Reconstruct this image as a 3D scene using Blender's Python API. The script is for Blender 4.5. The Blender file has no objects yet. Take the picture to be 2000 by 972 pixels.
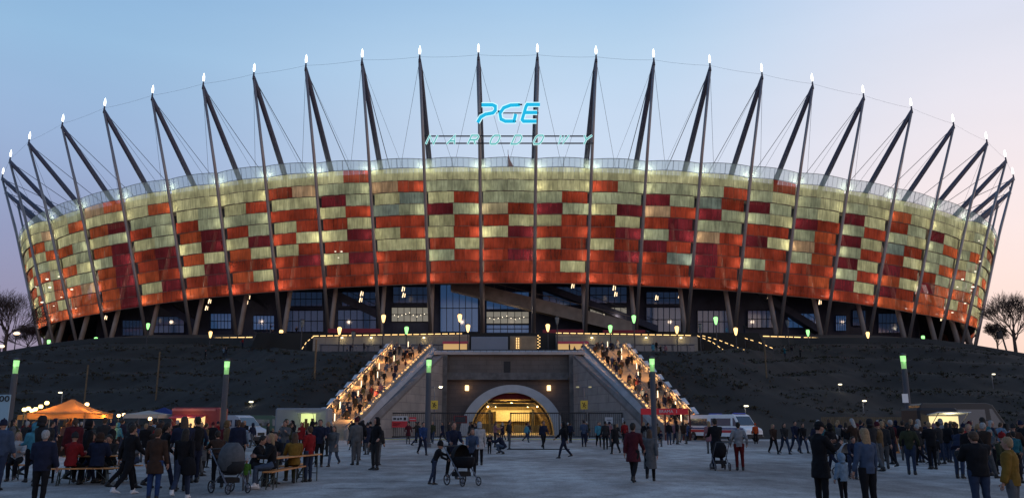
import bpy, bmesh, math, random
from mathutils import Vector, Matrix
import numpy as np
random.seed(11)
RNG = random.Random(5)
scene = bpy.context.scene
COL = scene.collection
# ------------------------------------------------------------------ camera
F = 1600.0
TH = math.atan(339.0 / F)
EYE = 1.65
cam = bpy.data.objects.new('camera', bpy.data.cameras.new('camera'))
COL.objects.link(cam)
cam.location = (0, 0, EYE)
cam.rotation_euler = (math.radians(90) + TH, 0, 0)
cam.data.sensor_width = 36
cam.data.lens = 36 * F / 2000
cam.data.shift_x = 0.004
cam.data.clip_start = 0.1
cam.data.clip_end = 6000
scene.camera = cam
# ------------------------------------------------------------------ world: dusk sky, last glow to the right
world = bpy.data.worlds.new('World'); scene.world = world
world.use_nodes = True
wn, wl = world.node_tree.nodes, world.node_tree.links
wn.clear()
def wnode(t, **k):
    n = wn.new(t)
    for a, b in k.items(): setattr(n, a, b)
    return n
w_out = wnode('ShaderNodeOutputWorld'); w_bg = wnode('ShaderNodeBackground')
w_tc = wnode('ShaderNodeTexCoord'); w_sep = wnode('ShaderNodeSeparateXYZ')
wl.new(w_tc.outputs['Generated'], w_sep.inputs[0])
def ramp(stops, src):
    r = wnode('ShaderNodeValToRGB')
    e = r.color_ramp.elements
    while len(e) > 1: e.remove(e[-1])
    for i, (p, c) in enumerate(stops):
        el = e[0] if i == 0 else e.new(p)
        el.position = p; el.color = (*c, 1)
    wl.new(src, r.inputs[0])
    return r
def L(r, g, b):
    f = lambda v: ((v / 255 + 0.055) / 1.055) ** 2.4 if v > 10 else v / 255 / 12.92
    return (f(r), f(g), f(b))
SKY_LEFT = [(0.0, L(156, 138, 152)), (0.10, L(152, 143, 168)), (0.20, L(150, 158, 193)), (0.30, L(156, 181, 217)), (0.40, L(150, 188, 223)), (0.50, L(130, 172, 214)), (0.75, L(82, 130, 185)), (1, L(62, 105, 165))]
SKY_MID = [(0.0, L(232, 212, 216)), (0.12, L(222, 218, 232)), (0.26, L(208, 220, 240)), (0.36, L(200, 219, 242)), (0.43, L(184, 212, 238)), (0.50, L(160, 197, 232)), (0.75, L(90, 140, 195)), (1, L(62, 105, 165))]
SKY_RIGHT = [(0.0, L(252, 200, 172)), (0.08, L(255, 222, 206)), (0.17, L(255, 232, 226)), (0.28, L(243, 233, 238)), (0.38, L(227, 228, 241)), (0.48, L(207, 218, 241)), (0.75, L(100, 146, 200)), (1, L(62, 105, 165))]
rl, rm, rr = ramp(SKY_LEFT, w_sep.outputs[2]), ramp(SKY_MID, w_sep.outputs[2]), ramp(SKY_RIGHT, w_sep.outputs[2])
def wmix(a, b, lo, hi):
    mr = wnode('ShaderNodeMapRange', interpolation_type='SMOOTHSTEP')
    mr.inputs['From Min'].default_value = lo; mr.inputs['From Max'].default_value = hi
    wl.new(w_sep.outputs[0], mr.inputs['Value'])
    m = wnode('ShaderNodeMix', data_type='RGBA')
    wl.new(mr.outputs[0], m.inputs[0]); wl.new(a, m.inputs[6]); wl.new(b, m.inputs[7])
    return m.outputs[2]
c1 = wmix(rl.outputs[0], rm.outputs[0], -0.50, 0.08)
c2 = wmix(c1, rr.outputs[0], 0.12, 0.52)
# faint streaks of thin cloud
w_no = wnode('ShaderNodeTexNoise'); w_map = wnode('ShaderNodeMapping')
w_map.inputs['Scale'].default_value = (1.5, 1.5, 7)
wl.new(w_tc.outputs['Generated'], w_map.inputs[0]); wl.new(w_map.outputs[0], w_no.inputs['Vector'])
w_no.inputs['Scale'].default_value = 2.0; w_no.inputs['Detail'].default_value = 5
w_mr = wnode('ShaderNodeMapRange')
w_mr.inputs['To Min'].default_value = 0.95; w_mr.inputs['To Max'].default_value = 1.05
wl.new(w_no.outputs[0], w_mr.inputs['Value'])
w_mul = wnode('ShaderNodeVectorMath', operation='SCALE')
wl.new(c2, w_mul.inputs[0]); wl.new(w_mr.outputs[0], w_mul.inputs['Scale'])
wl.new(w_mul.outputs[0], w_bg.inputs[0]); w_bg.inputs[1].default_value = 1.0
wl.new(w_bg.outputs[0], w_out.inputs[0])
# the last warm light from beyond the horizon on the right: very weak and soft
sun = bpy.data.objects.new('dusk_glow', bpy.data.lights.new('dusk_glow', 'SUN'))
COL.objects.link(sun); sun.data.energy = 0.12; sun.data.angle = math.radians(25); sun.data.color = (1, .62, .45)
sun.rotation_euler = (math.radians(86), 0, math.radians(62))
vs = scene.view_settings
scene.display_settings.display_device = 'sRGB'
vs.view_transform = 'Standard'; vs.look = 'None'; vs.exposure = 0; vs.gamma = 1; vs.use_curve_mapping = False
cy = scene.cycles
cy.use_denoising = True; cy.max_bounces = 5; cy.diffuse_bounces = 2; cy.glossy_bounces = 3
cy.transmission_bounces = 3; cy.transparent_max_bounces = 10; cy.sample_clamp_indirect = 2.0
cy.caustics_reflective = False; cy.caustics_refractive = False
try: cy.use_light_tree = True
except Exception: pass

# ------------------------------------------------------------------ photo geometry
CT, ST = math.cos(TH), math.sin(TH)
def _ray(u, v):
    x = (u - 992) / F; y = -(v - 486) / F
    d = CT - y * ST; up = ST + y * CT
    return x / d, up / d
def at(u, v, Y):
    a, b = _ray(u, v); return Vector((a * Y, Y, EYE + b * Y))
def atz(u, v, z):
    a, b = _ray(u, v); Y = (z - EYE) / b; return Vector((a * Y, Y, z))
def gp(u, v): return atz(u, v, 0.0)
def pv(p):
    d = p[1]; z = p[2] - EYE
    dc = d * CT + z * ST; zc = -d * ST + z * CT
    return 992 + F * p[0] / dc, 486 - F * zc / dc

# ------------------------------------------------------------------ helpers
def lerp(a, b, t): return a + (b - a) * t
def sstep(a, b, x):
    t = max(0, min(1, (x - a) / (b - a))); return t * t * (3 - 2 * t)
def setp(o, label=None, cat=None, group=None, kind=None):
    if label: o['label'] = label
    if cat: o['category'] = cat
    if group: o['group'] = group
    if kind: o['kind'] = kind
    return o
def empty(name, loc=(0, 0, 0), label=None, cat=None, group=None, rz=0, s=1):
    o = bpy.data.objects.new(name, None); COL.objects.link(o)
    o.location = loc; o.rotation_euler = (0, 0, rz); o.scale = (s, s, s); o.empty_display_size = .2
    return setp(o, label, cat, group)
def link(name, me, parent=None, loc=None, rz=0):
    o = bpy.data.objects.new(name, me); COL.objects.link(o)
    if parent: o.parent = parent
    if loc is not None: o.location = loc
    if rz: o.rotation_euler = (0, 0, rz)
    return o
def copy_tree(o, parent=None):
    c = o.copy(); COL.objects.link(c); c.parent = parent
    for ch in o.children: copy_tree(ch, c)
    return c

class MB:
    """collects faces; .build links them as one mesh object"""
    def __init__(s): s.v = []; s.f = []; s.m = []; s.cur = 0; s.tone = []; s.ct = 1.0; s.smooth = []; s.sm = False
    def face(s, idx): s.f.append(idx); s.m.append(s.cur); s.tone.append(s.ct); s.smooth.append(s.sm)
    def add(s, vs, fs):
        b = len(s.v); s.v += [tuple(p) for p in vs]
        for f in fs: s.face([b + i for i in f])
    def quad(s, a, b, c, d): s.add([a, b, c, d], [(0, 1, 2, 3)])
    def box(s, lo, hi, mat=None):
        x0, y0, z0 = lo; x1, y1, z1 = hi
        vs = [Vector(p) for p in ((x0, y0, z0), (x1, y0, z0), (x1, y1, z0), (x0, y1, z0), (x0, y0, z1), (x1, y0, z1), (x1, y1, z1), (x0, y1, z1))]
        if mat is not None: vs = [mat @ p for p in vs]
        s.add(vs, [(0, 3, 2, 1), (4, 5, 6, 7), (0, 1, 5, 4), (1, 2, 6, 5), (2, 3, 7, 6), (3, 0, 4, 7)])
    def cbox(s, c, size, mat=None):
        s.box((c[0] - size[0] / 2, c[1] - size[1] / 2, c[2] - size[2] / 2), (c[0] + size[0] / 2, c[1] + size[1] / 2, c[2] + size[2] / 2), mat)
    def bev(s, lo, hi, b=.02, mat=None):
        """box with chamfered vertical and top edges"""
        x0, y0, z0 = lo; x1, y1, z1 = hi
        def oct_(i, z): return [(x0 + b + i, y0 + i, z), (x1 - b - i, y0 + i, z), (x1 - i, y0 + b + i, z), (x1 - i, y1 - b - i, z), (x1 - b - i, y1 - i, z), (x0 + b + i, y1 - i, z), (x0 + i, y1 - b - i, z), (x0 + i, y0 + b + i, z)]
        rings = [oct_(0, z0), oct_(0, z1 - b), oct_(b * .7, z1)]
        vs = [Vector(p) for r in rings for p in r]
        if mat is not None: vs = [mat @ p for p in vs]
        fs = [tuple(range(7, -1, -1)), tuple(range(16, 24))]
        for r in range(2):
            for k in range(8): fs.append((r * 8 + k, r * 8 + (k + 1) % 8, r * 8 + 8 + (k + 1) % 8, r * 8 + 8 + k))
        s.add(vs, fs)
    def tube(s, pts, rad, n=8, caps=True, sx=1.0):
        pts = [Vector(p) for p in pts]
        if not hasattr(rad, '__len__'): rad = [rad] * len(pts)
        rings = []
        up = None
        for i, p in enumerate(pts):
            d = (pts[min(i + 1, len(pts) - 1)] - pts[max(i - 1, 0)])
            d = d.normalized() if d.length > 1e-9 else Vector((0, 0, 1))
            if up is None:
                up = d.cross(Vector((0, 0, 1)))
                if up.length < .1: up = d.cross(Vector((0, 1, 0)))
                up.normalize()
            a = (up - d * up.dot(d)).normalized(); b = d.cross(a); up = a
            rings.append([p + (a * math.cos(2 * math.pi * k / n) * sx + b * math.sin(2 * math.pi * k / n)) * rad[i] for k in range(n)])
        base = 0; vs = [q for r in rings for q in r]; fs = []
        for i in range(len(pts) - 1):
            for k in range(n): fs.append((i * n + k, i * n + (k + 1) % n, (i + 1) * n + (k + 1) % n, (i + 1) * n + k))
        if caps: fs.append(tuple(range(n - 1, -1, -1))); fs.append(tuple((len(pts) - 1) * n + k for k in range(n)))
        s.add(vs, fs)
    def loft(s, rings):
        n = len(rings[0]); vs = [q for r in rings for q in r]; fs = []
        for i in range(len(rings) - 1):
            for k in range(n): fs.append((i * n + k, i * n + (k + 1) % n, (i + 1) * n + (k + 1) % n, (i + 1) * n + k))
        fs.append(tuple(range(n - 1, -1, -1))); fs.append(tuple((len(rings) - 1) * n + k for k in range(n)))
        s.add(vs, fs)
    def lathe(s, prof, n=12, c=(0, 0, 0)):
        rings = [[(c[0] + r * math.cos(2 * math.pi * k / n), c[1] + r * math.sin(2 * math.pi * k / n), c[2] + z) for k in range(n)] for r, z in prof]
        s.loft(rings)
    def ball(s, c, r, n=8, sc=(1, 1, 1), mat=None):
        rings = []
        for i in range(1, n):
            a = math.pi * i / n
            rings.append([Vector((c[0] + r * sc[0] * math.sin(a) * math.cos(2 * math.pi * k / (n * 2)), c[1] + r * sc[1] * math.sin(a) * math.sin(2 * math.pi * k / (n * 2)), c[2] - r * sc[2] * math.cos(a))) for k in range(n * 2)])
        if mat is not None: rings = [[mat @ p for p in q] for q in rings]
        s.loft(rings)
    def prism(s, poly, y0, y1, f=None):
        """poly in (x,z), extruded y0..y1; f maps points"""
        n = len(poly); f = f or (lambda p: p)
        vs = [f(Vector((x, y0, z))) for x, z in poly] + [f(Vector((x, y1, z))) for x, z in poly]
        fs = [tuple(range(n)), tuple(range(2 * n - 1, n - 1, -1))]
        for k in range(n): fs.append((k, n + k, n + (k + 1) % n, (k + 1) % n))
        s.add(vs, fs)
    def mesh(s, name, mats):
        me = bpy.data.meshes.new(name); me.from_pydata(s.v, [], s.f)
        for m in (mats if isinstance(mats, (list, tuple)) else [mats]): me.materials.append(m)
        me.polygons.foreach_set('material_index', s.m)
        if any(s.smooth): me.polygons.foreach_set('use_smooth', s.smooth)
        if any(t != 1.0 for t in s.tone):
            at_ = me.attributes.new('tone', 'FLOAT', 'FACE'); at_.data.foreach_set('value', s.tone)
        me.update(); return me
    def build(s, name, mats, parent=None, loc=None, rz=0, smooth=False):
        if smooth: s.smooth = [True] * len(s.f)
        return link(name, s.mesh(name, mats), parent, loc, rz)

MATS = {}
def mat(name, col, rough=.8, var=.15, scale=3.0, metal=0, em=None, es=0, bump=0, spec=.3, tone=False, coord='Object', detail=6):
    if name in MATS: return MATS[name]
    m = bpy.data.materials.new(name); m.use_nodes = True
    nt = m.node_tree; N = nt.nodes; Lk = nt.links
    p = N['Principled BSDF']
    p.inputs['Roughness'].default_value = rough; p.inputs['Metallic'].default_value = metal
    p.inputs['Specular IOR Level'].default_value = spec
    tc = N.new('ShaderNodeTexCoord'); no = N.new('ShaderNodeTexNoise'); no.inputs['Scale'].default_value = scale; no.inputs['Detail'].default_value = detail
    Lk.new(tc.outputs[coord], no.inputs['Vector'])
    r = N.new('ShaderNodeValToRGB'); e = r.color_ramp.elements
    e[0].position = .3; e[1].position = .7
    e[0].color = (*[c * (1 - var) for c in col], 1); e[1].color = (*[min(1, c * (1 + var)) for c in col], 1)
    Lk.new(no.outputs[0], r.inputs[0]); Lk.new(r.outputs[0], p.inputs['Base Color'])
    if bump:
        b = N.new('ShaderNodeBump'); b.inputs['Strength'].default_value = bump; b.inputs['Distance'].default_value = .05
        Lk.new(no.outputs[0], b.inputs['Height']); Lk.new(b.outputs[0], p.inputs['Normal'])
    if em is not None:
        p.inputs['Emission Color'].default_value = (*em, 1); p.inputs['Emission Strength'].default_value = es
    MATS[name] = m; return m
def lampmat(name, col, s): return mat(name, (.6, .6, .6) if s >= 4 else tuple(c * .15 for c in col), .5, 0, 1, em=col, es=s)
def point(name, loc, col, w, r=.15, parent=None):
    l = bpy.data.lights.new(name, 'POINT'); l.energy = w; l.color = col; l.shadow_soft_size = r
    o = bpy.data.objects.new(name, l); COL.objects.link(o); o.location = loc
    if parent: o.parent = parent
    return o

concrete = mat('concrete', (.20, .19, .18), .9, .25, 1.2, bump=.3)
concrete_d = mat('dark concrete', (.10, .095, .095), .9, .3, 1.5, bump=.3)
stone_pale = mat('pale stone', (.30, .29, .28), .85, .15, 2, bump=.2)
steel = mat('grey steel', (.12, .125, .15), .5, .1, 2, metal=.4)
steel_d = mat('dark steel', (.035, .037, .045), .5, .1, 2, metal=.3)
black = mat('black paint', (.015, .015, .018), .6, .1, 4)
dark_glass = mat('dark glass', (.02, .03, .05), .08, .2, .4, spec=.8)
white_p = mat('white paint', (.7, .7, .7), .4, .04, 3)
red_p = mat('red paint', (.45, .03, .04), .5, .1, 3)
warm_lamp = lampmat('warm lamp', (1, .62, .25), 5)
warm_strip = lampmat('warm strip', (1, .62, .24), 2.2)
white_lamp = lampmat('white lamp', (1, .88, .68), 1.6)
green_lamp = lampmat('green lamp', (.45, 1, .35), 8)
wood = mat('orange wood', (.42, .18, .06), .6, .2, 6)
# ------------------------------------------------------------------ ground
def ground_material():
    m = bpy.data.materials.new('worn plaza surface'); m.use_nodes = True
    nt = m.node_tree; N = nt.nodes; K = nt.links; p = N['Principled BSDF']
    tc = N.new('ShaderNodeTexCoord')
    def noise(sc, det, rough=.6, map_=(1, 1, 1)):
        mp = N.new('ShaderNodeMapping'); mp.inputs['Scale'].default_value = map_
        n = N.new('ShaderNodeTexNoise'); n.inputs['Scale'].default_value = sc; n.inputs['Detail'].default_value = det; n.inputs['Roughness'].default_value = rough
        K.new(tc.outputs['Object'], mp.inputs[0]); K.new(mp.outputs[0], n.inputs['Vector']); return n.outputs[0]
    def rmp(src, a, b, ca, cb):
        r = N.new('ShaderNodeValToRGB'); e = r.color_ramp.elements
        e[0].position = a; e[1].position = b; e[0].color = (*ca, 1); e[1].color = (*cb, 1); K.new(src, r.inputs[0]); return r.outputs[0]
    def mul(a, b, f=1):
        x = N.new('ShaderNodeMix'); x.data_type = 'RGBA'; x.blend_type = 'MULTIPLY'; x.inputs[0].default_value = f
        K.new(a, x.inputs[6]); K.new(b, x.inputs[7]); return x.outputs[2]
    big = rmp(noise(.12, 4, .65, (1, .45, 1)), .41, .60, (.22, .198, .186), (.46, .44, .42))
    mid = rmp(noise(1.1, 6, .7, (1, .6, 1)), .3, .7, (.50, .48, .47), (1.24, 1.24, 1.23))
    fine = rmp(noise(16, 5, .75), .3, .7, (.5, .5, .5), (1.35, 1.35, 1.35))
    cracks = rmp(noise(.5, 3, .5, (.35, 1.6, 1)), .27, .33, (.62, .62, .64), (1, 1, 1))
    c = mul(mul(mul(big, mid), fine), cracks)
    K.new(c, p.inputs['Base Color']); p.inputs['Roughness'].default_value = .85; p.inputs['Specular IOR Level'].default_value = .25
    b = N.new('ShaderNodeBump'); b.inputs['Strength'].default_value = .35; b.inputs['Distance'].default_value = .02
    K.new(noise(9, 6, .7), b.inputs['Height']); K.new(b.outputs[0], p.inputs['Normal'])
    return m
g = MB(); g.quad((-2500, -60, 0), (2500, -60, 0), (2500, 4000, 0), (-2500, 4000, 0))
setp(g.build('ground', ground_material()), kind='structure')
g = MB()
g.box((-16.5, 84.0, .004), (19, 84.35, .05))  # thin pale yellow strip laid across the ground
setp(g.build('yellow_strip', mat('pale yellow strip', (.55, .50, .18), .8, .2, 2)), kind='structure')

# ------------------------------------------------------------------ stair edge lines (used by hill, portal and stairs); sx=-1 left, +1 right
YT, YB = 118.0, 82.0
def edge_in(Y): return lerp(15.9, 10.9, (Y - YB) / (YT - YB))
def edge_out(Y): return lerp(19.5, 16.6, (Y - YB) / (YT - YB))
ZT = at(845, 684, YT).z
def stair_z(Y): return max(0.0, min(ZT, (Y - YB) / (YT - YB) * ZT))
def hill_h(X, Y):
    ax = abs(X)
    w = sstep(24, 60, ax)
    Yc = lerp(118, 164, w); H = lerp(ZT - .1, 17.6, w); toe = lerp(86, 99, w)
    t = (Y - toe) / (Yc - toe)
    t = max(-.2, min(1, t))
    n = .25 * math.sin(X * .31 + Y * .12) * math.sin(Y * .27 - X * .07) + .12 * math.sin(X * 1.1) * math.cos(Y * .9)
    ter = .35 * math.sin(t * 34 + X * .06 * (1 if X > 0 else -1)) if w > .3 else 0
    if t < 1:
        tt = t if t < .93 else .93 + (t - .93) * .6
        h = H * tt + (n + ter) * sstep(0, .1, t) * (1 - sstep(.9, 1, t))
        if t < 0: h = t * 6
    else: h = H
    if Y > 136.5:
        h = max(h, 16.3 + max(0, min(1, (Y - 150) / 36)) * 4.9 if (w < .5 or Y > Yc) else h)
    # outer flanks fall away
    if Y > 120: h -= sstep(80, 120, ax - max(0, Y - 190) * 1.7) * 4 * sstep(120, 160, Y)
    if ax > 80: h -= (min(ax, 120) - 80) * .022
    if ax > 118: h -= (ax - 118) ** 1.15 * .07
    if Y > 330: h -= (Y - 330) * .1
    return h
def hill_sheet(mb, s):
    xs = [0]
    while xs[-1] < 190: xs.append(xs[-1] + (1.1 if xs[-1] < 60 else 2.2 if xs[-1] < 130 else 8))
    ys = [80]
    while ys[-1] < 440: ys.append(ys[-1] + (1.2 if ys[-1] < 175 else 3 if ys[-1] < 240 else 12))
    ys = sorted(set(ys + [118.0, 136.45, 136.55]))
    vs = []
    for Y in ys:
        x0 = edge_out(min(Y, YT)) - .1
        for x in xs: X = (x0 + x) * s; vs.append((X, Y, hill_h(X, Y)))
    n = len(xs); fs = []
    for j in range(len(ys) - 1):
        for i in range(n - 1):
            q = (j * n + i, j * n + i + 1, (j + 1) * n + i + 1, (j + 1) * n + i)
            fs.append(q if s > 0 else q[::-1])
    mb.add(vs, fs)
hm = MB(); hm.sm = True
hill_sheet(hm, 1); hill_sheet(hm, -1)
xo = edge_out(YT) - .1
vs = []; ys = [YT - .2, 125, 130, 136.45, 136.55, 145, 155, 165, 175, 190, 210]
for Y in ys:
    for i in range(13): X = lerp(-xo, xo, i / 12); vs.append((X, Y, hill_h(X, max(Y, YT))))
hm.add(vs, [(j * 13 + i, j * 13 + i + 1, (j + 1) * 13 + i + 1, (j + 1) * 13 + i) for j in range(len(ys) - 1) for i in range(12)])
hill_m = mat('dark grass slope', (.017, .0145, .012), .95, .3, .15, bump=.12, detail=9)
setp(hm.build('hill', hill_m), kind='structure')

# low brush growing on the slopes
br = MB()
r_ = random.Random(3)
for _ in range(5500):
    s = r_.choice((-1, 1)); Y = r_.uniform(93, 168); x = edge_out(min(Y, YT)) + 1.2 + abs(r_.random()) ** 1.1 * (95 if Y < 150 else 110)
    X = s * x
    w = sstep(24, 60, x); Yc = lerp(118, 164, w)
    if Y > Yc - .5 or Y < lerp(88, 101, w): continue
    # rows of planting following the contour
    row = math.sin((Y - 99) / (Yc - 99) * 34 + X * .06 * s)
    if row < r_.uniform(-.9, .7) and x > 26: continue
    z = hill_h(X, Y); hgt = r_.uniform(.12, .42) * (1.3 if s > 0 else .7); rad = r_.uniform(.6, 1.5)
    br.cur = r_.choice((0, 0, 1, 2))
    for k in range(7):
        a = r_.uniform(0, 6.28); d = rad * r_.random(); c = Vector((X + math.cos(a) * d, Y + math.sin(a) * d, z + hgt * r_.uniform(.1, .9)))
        q = [c + Vector((r_.uniform(-.25, .25), r_.uniform(-.25, .25), r_.uniform(-.18, .22))) for _ in range(4)]
        br.quad(*q)
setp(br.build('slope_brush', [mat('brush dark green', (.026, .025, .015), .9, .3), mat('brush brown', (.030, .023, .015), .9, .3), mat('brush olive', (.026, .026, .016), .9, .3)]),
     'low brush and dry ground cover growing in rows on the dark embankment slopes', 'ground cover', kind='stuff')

# ------------------------------------------------------------------ stadium rings
bx = [50.5, 151.5, 250.5, 350.5, 443, 531, 619, 706, 783, 843, 888, 913]
by = [648, 648, 648, 650, 652, 655, 658, 661, 664, 667, 670, 672]
tx = [57.5, 172, 284.5, 394, 495.5, 594, 693.5, 787, 869, 934, 971, 986]
ty = [96, 100, 106, 117, 134, 153, 176, 201, 232, 266, 301, 335]
tz = [81, 81, 81, 81, 80.5, 80, 79.5, 78.5, 77.5, 76, 74.5, 73]
vg = [308, 309, 313, 317, 323, 336, 349, 366, 386, 408, 432, 456]
vm = [327, 328, 332, 337, 346, 358, 371, 388, 407, 430, 440, 463]
vb = [552, 553, 557, 562, 568, 576, 585, 597, 610, 621, 632, 642]
base = [atz(992 + a, b, 21.65) for a, b in zip(bx, by)]
tip = [atz(992 + a, b, z + 1.65) for a, b, z in zip(tx, ty, tz)]
def solve(p0, p1, v):
    lo, hi = 0.0, 1.0
    for _ in range(40):
        m = (lo + hi) / 2
        if pv(p0.lerp(p1, m))[1] > v: lo = m
        else: hi = m
    return lo
sb = [solve(a, b, v) for a, b, v in zip(base, tip, vb)]
sm_ = [solve(a, b, v) for a, b, v in zip(base, tip, vm)]
sg = [solve(a, b, v) for a, b, v in zip(base, tip, vg)]
for (x, y), (x2, y2) in zip([(129, 227), (135, 241), (139, 256), (142, 272), (143, 289)], [(156.5, 246), (162, 262), (166, 278), (168, 295), (169, 312)]):
    base.append(Vector((x, y, 21.65))); tip.append(Vector((x2, y2, 74)))
    sb.append(sb[11]); sm_.append(sm_[11]); sg.append(sg[11])
NR = len(base)
print('S', [round(x, 2) for x in sb], [round(x, 2) for x in sg])
def mir(p, s): return Vector((p.x * s, p.y, p.z))
def station(i):
    """i = ..,-2,-1,0,1,.. ; station i is the mast at index i+.5 right (i>=0) or mirrored"""
    k = i if i >= 0 else -i - 1; s = 1 if i >= 0 else -1
    return mir(base[k], s), mir(tip[k], s), sb[k], sm_[k], sg[k]
def inward(i):
    p = station(max(i - 1, -NR))[0]; q = station(min(i + 1, NR - 1))[0]; d = q - p
    return Vector((-d.y, d.x, 0)).normalized()

PAT = {
 0: 'YY GG GG tR RY YD RR RD RR RR', -1: 'YY GG YR DG YR YR RY GR RR RR', -2: 'YY TR YS SG RR YR YY RR RR RR',
 -3: 'YR GG DG YR RY YD RR YD RR RR', -4: 'YY RT YY RR YR RY YR RD RR RR', -5: 'YY YY YR GG RG YD OY RR OY RR',
 -6: 'YY YY YG RG OD YD OY YD RD OR', -7: 'YY YO GG RG YG RD RD OR YD OR', -8: 'TO YY OD YG OD GD OD OD OD OD',
 -9: 'YG YO YY OG YG OY YG OT OO OO', -10: 'YY YT OG YO GY OG YO YO OY OO', -11: 'YY GY YO YY OY YO OY YO YO OO',
 1: 'YY YY GR DG YR RR YR RR RY RR', 2: 'YY RG GG YD RY RD YR RD RR RR', 3: 'YY GG DG TR RD GD DR RS RR RR',
 4: 'YY GR SR DG GG TR DR DR DR RR', 5: 'YR GY DG GY RR DY RR GR RR RR', 6: 'YY GY GY DR GO TR GO RR RO RR',
 7: 'YY GY DY GR DY GR DY GR DY RR', 8: 'YY OY RG GY SR RY DR OY DR OO', 9: 'YY YY DY GO GG GO RG DO OO OO',
 10: 'YY YG YY GO YG OY YG OO YO OO', 11: 'YY YG YO YG GY YO OY YO YY OO'}
PCOL = {'Y': (.44, .43, .24), 'G': (.34, .37, .24), 't': (.42, .36, .22), 'T': (.38, .25, .15), 'S': (.17, .21, .18),
        'R': (.38, .056, .028), 'D': (.16, .018, .026), 'O': (.44, .085, .032)}
def panel_mat(k):
    c = PCOL[k]
    m = bpy.data.materials.new('facade mesh ' + {'Y': 'yellow', 'G': 'pale green', 't': 'straw', 'T': 'tan', 'S': 'slate', 'R': 'red', 'D': 'dark red', 'O': 'orange'}[k]); m.use_nodes = True
    nt = m.node_tree; N = nt.nodes; K = nt.links; N.clear()
    out = N.new('ShaderNodeOutputMaterial'); atn = N.new('ShaderNodeAttribute'); atn.attribute_name = 'tone'
    tc = N.new('ShaderNodeTexCoord'); no = N.new('ShaderNodeTexNoise'); no.inputs['Scale'].default_value = .35; no.inputs['Detail'].default_value = 4
    K.new(tc.outputs['Object'], no.inputs['Vector'])
    mr = N.new('ShaderNodeMapRange'); mr.inputs['From Min'].default_value = .3; mr.inputs['From Max'].default_value = .7; mr.inputs['To Min'].default_value = .72; mr.inputs['To Max'].default_value = 1.28
    K.new(no.outputs[0], mr.inputs['Value'])
    mp = N.new('ShaderNodeMapping'); mp.inputs['Scale'].default_value = (2.6, 2.6, .22); n2 = N.new('ShaderNodeTexNoise'); n2.inputs['Scale'].default_value = 1.0; n2.inputs['Detail'].default_value = 3
    K.new(tc.outputs['Object'], mp.inputs[0]); K.new(mp.outputs[0], n2.inputs['Vector']); mr2 = N.new('ShaderNodeMapRange'); mr2.inputs['From Min'].default_value = .3; mr2.inputs['From Max'].default_value = .7; mr2.inputs['To Min'].default_value = .74; mr2.inputs['To Max'].default_value = 1.26
    K.new(n2.outputs[0], mr2.inputs['Value']); m3 = N.new('ShaderNodeMath'); m3.operation = 'MULTIPLY'; K.new(mr.outputs[0], m3.inputs[0]); K.new(mr2.outputs[0], m3.inputs[1]); mr = m3
    mu = N.new('ShaderNodeMath'); mu.operation = 'MULTIPLY'; K.new(atn.outputs['Fac'], mu.inputs[0]); K.new(mr.outputs[0], mu.inputs[1])
    col = N.new('ShaderNodeVectorMath'); col.operation = 'SCALE'; col.inputs[0].default_value = c; K.new(mu.outputs[0], col.inputs['Scale'])
    di = N.new('ShaderNodeBsdfDiffuse'); tr = N.new('ShaderNodeBsdfTranslucent'); em = N.new('ShaderNodeEmission'); tp = N.new('ShaderNodeBsdfTransparent')
    dk = N.new('ShaderNodeVectorMath'); dk.operation = 'SCALE'; K.new(col.outputs[0], dk.inputs[0]); dk.inputs['Scale'].default_value = .30
    K.new(dk.outputs[0], di.inputs[0]); K.new(col.outputs[0], tr.inputs[0])
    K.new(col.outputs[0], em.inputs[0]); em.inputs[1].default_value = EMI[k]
    m1 = N.new('ShaderNodeMixShader'); m1.inputs[0].default_value = .6; K.new(di.outputs[0], m1.inputs[1]); K.new(tr.outputs[0], m1.inputs[2])
    ad = N.new('ShaderNodeAddShader'); K.new(m1.outputs[0], ad.inputs[0]); K.new(em.outputs[0], ad.inputs[1])
    m2 = N.new('ShaderNodeMixShader'); m2.inputs[0].default_value = .14; K.new(ad.outputs[0], m2.inputs[1]); K.new(tp.outputs[0], m2.inputs[2])
    K.new(m2.outputs[0], out.inputs[0])
    return m
EMI = {'Y': .50, 'G': .44, 't': .46, 'T': .50, 'S': .55, 'R': .34, 'D': .46, 'O': .46}  # glow put into the mesh colour, standing for the light behind the panels
PK = list(PCOL); PM = [panel_mat(k) for k in PK]
rim_m = mat('facade edge seam', (.13, .09, .07), .7)
screen_m = bpy.data.materials.new('wind screen glass'); screen_m.use_nodes = True
_n = screen_m.node_tree.nodes; _k = screen_m.node_tree.links; _n.clear()
_o = _n.new('ShaderNodeOutputMaterial'); _t = _n.new('ShaderNodeBsdfTransparent'); _t.inputs[0].default_value = (.86, .9, .92, 1)
_d = _n.new('ShaderNodeBsdfTranslucent'); _d.inputs[0].default_value = (.75, .85, .75, 1); _g = _n.new('ShaderNodeBsdfDiffuse'); _g.inputs[0].default_value = (.6, .68, .62, 1)
_m = _n.new('ShaderNodeMixShader'); _m.inputs[0].default_value = .5; _k.new(_d.outputs[0], _m.inputs[1]); _k.new(_g.outputs[0], _m.inputs[2])
_m2 = _n.new('ShaderNodeMixShader'); _m2.inputs[0].default_value = .38; _k.new(_t.outputs[0], _m2.inputs[1]); _k.new(_m.outputs[0], _m2.inputs[2]); _k.new(_m2.outputs[0], _o.inputs[0])

stadium = empty('stadium', (0, 184, 20), 'oval stadium with red and yellow lit facade and a crown of leaning masts', 'stadium')
def sadd(o):
    o.parent = stadium; o.matrix_parent_inverse = Matrix.Translation((0, -184, -20)); return o

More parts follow.
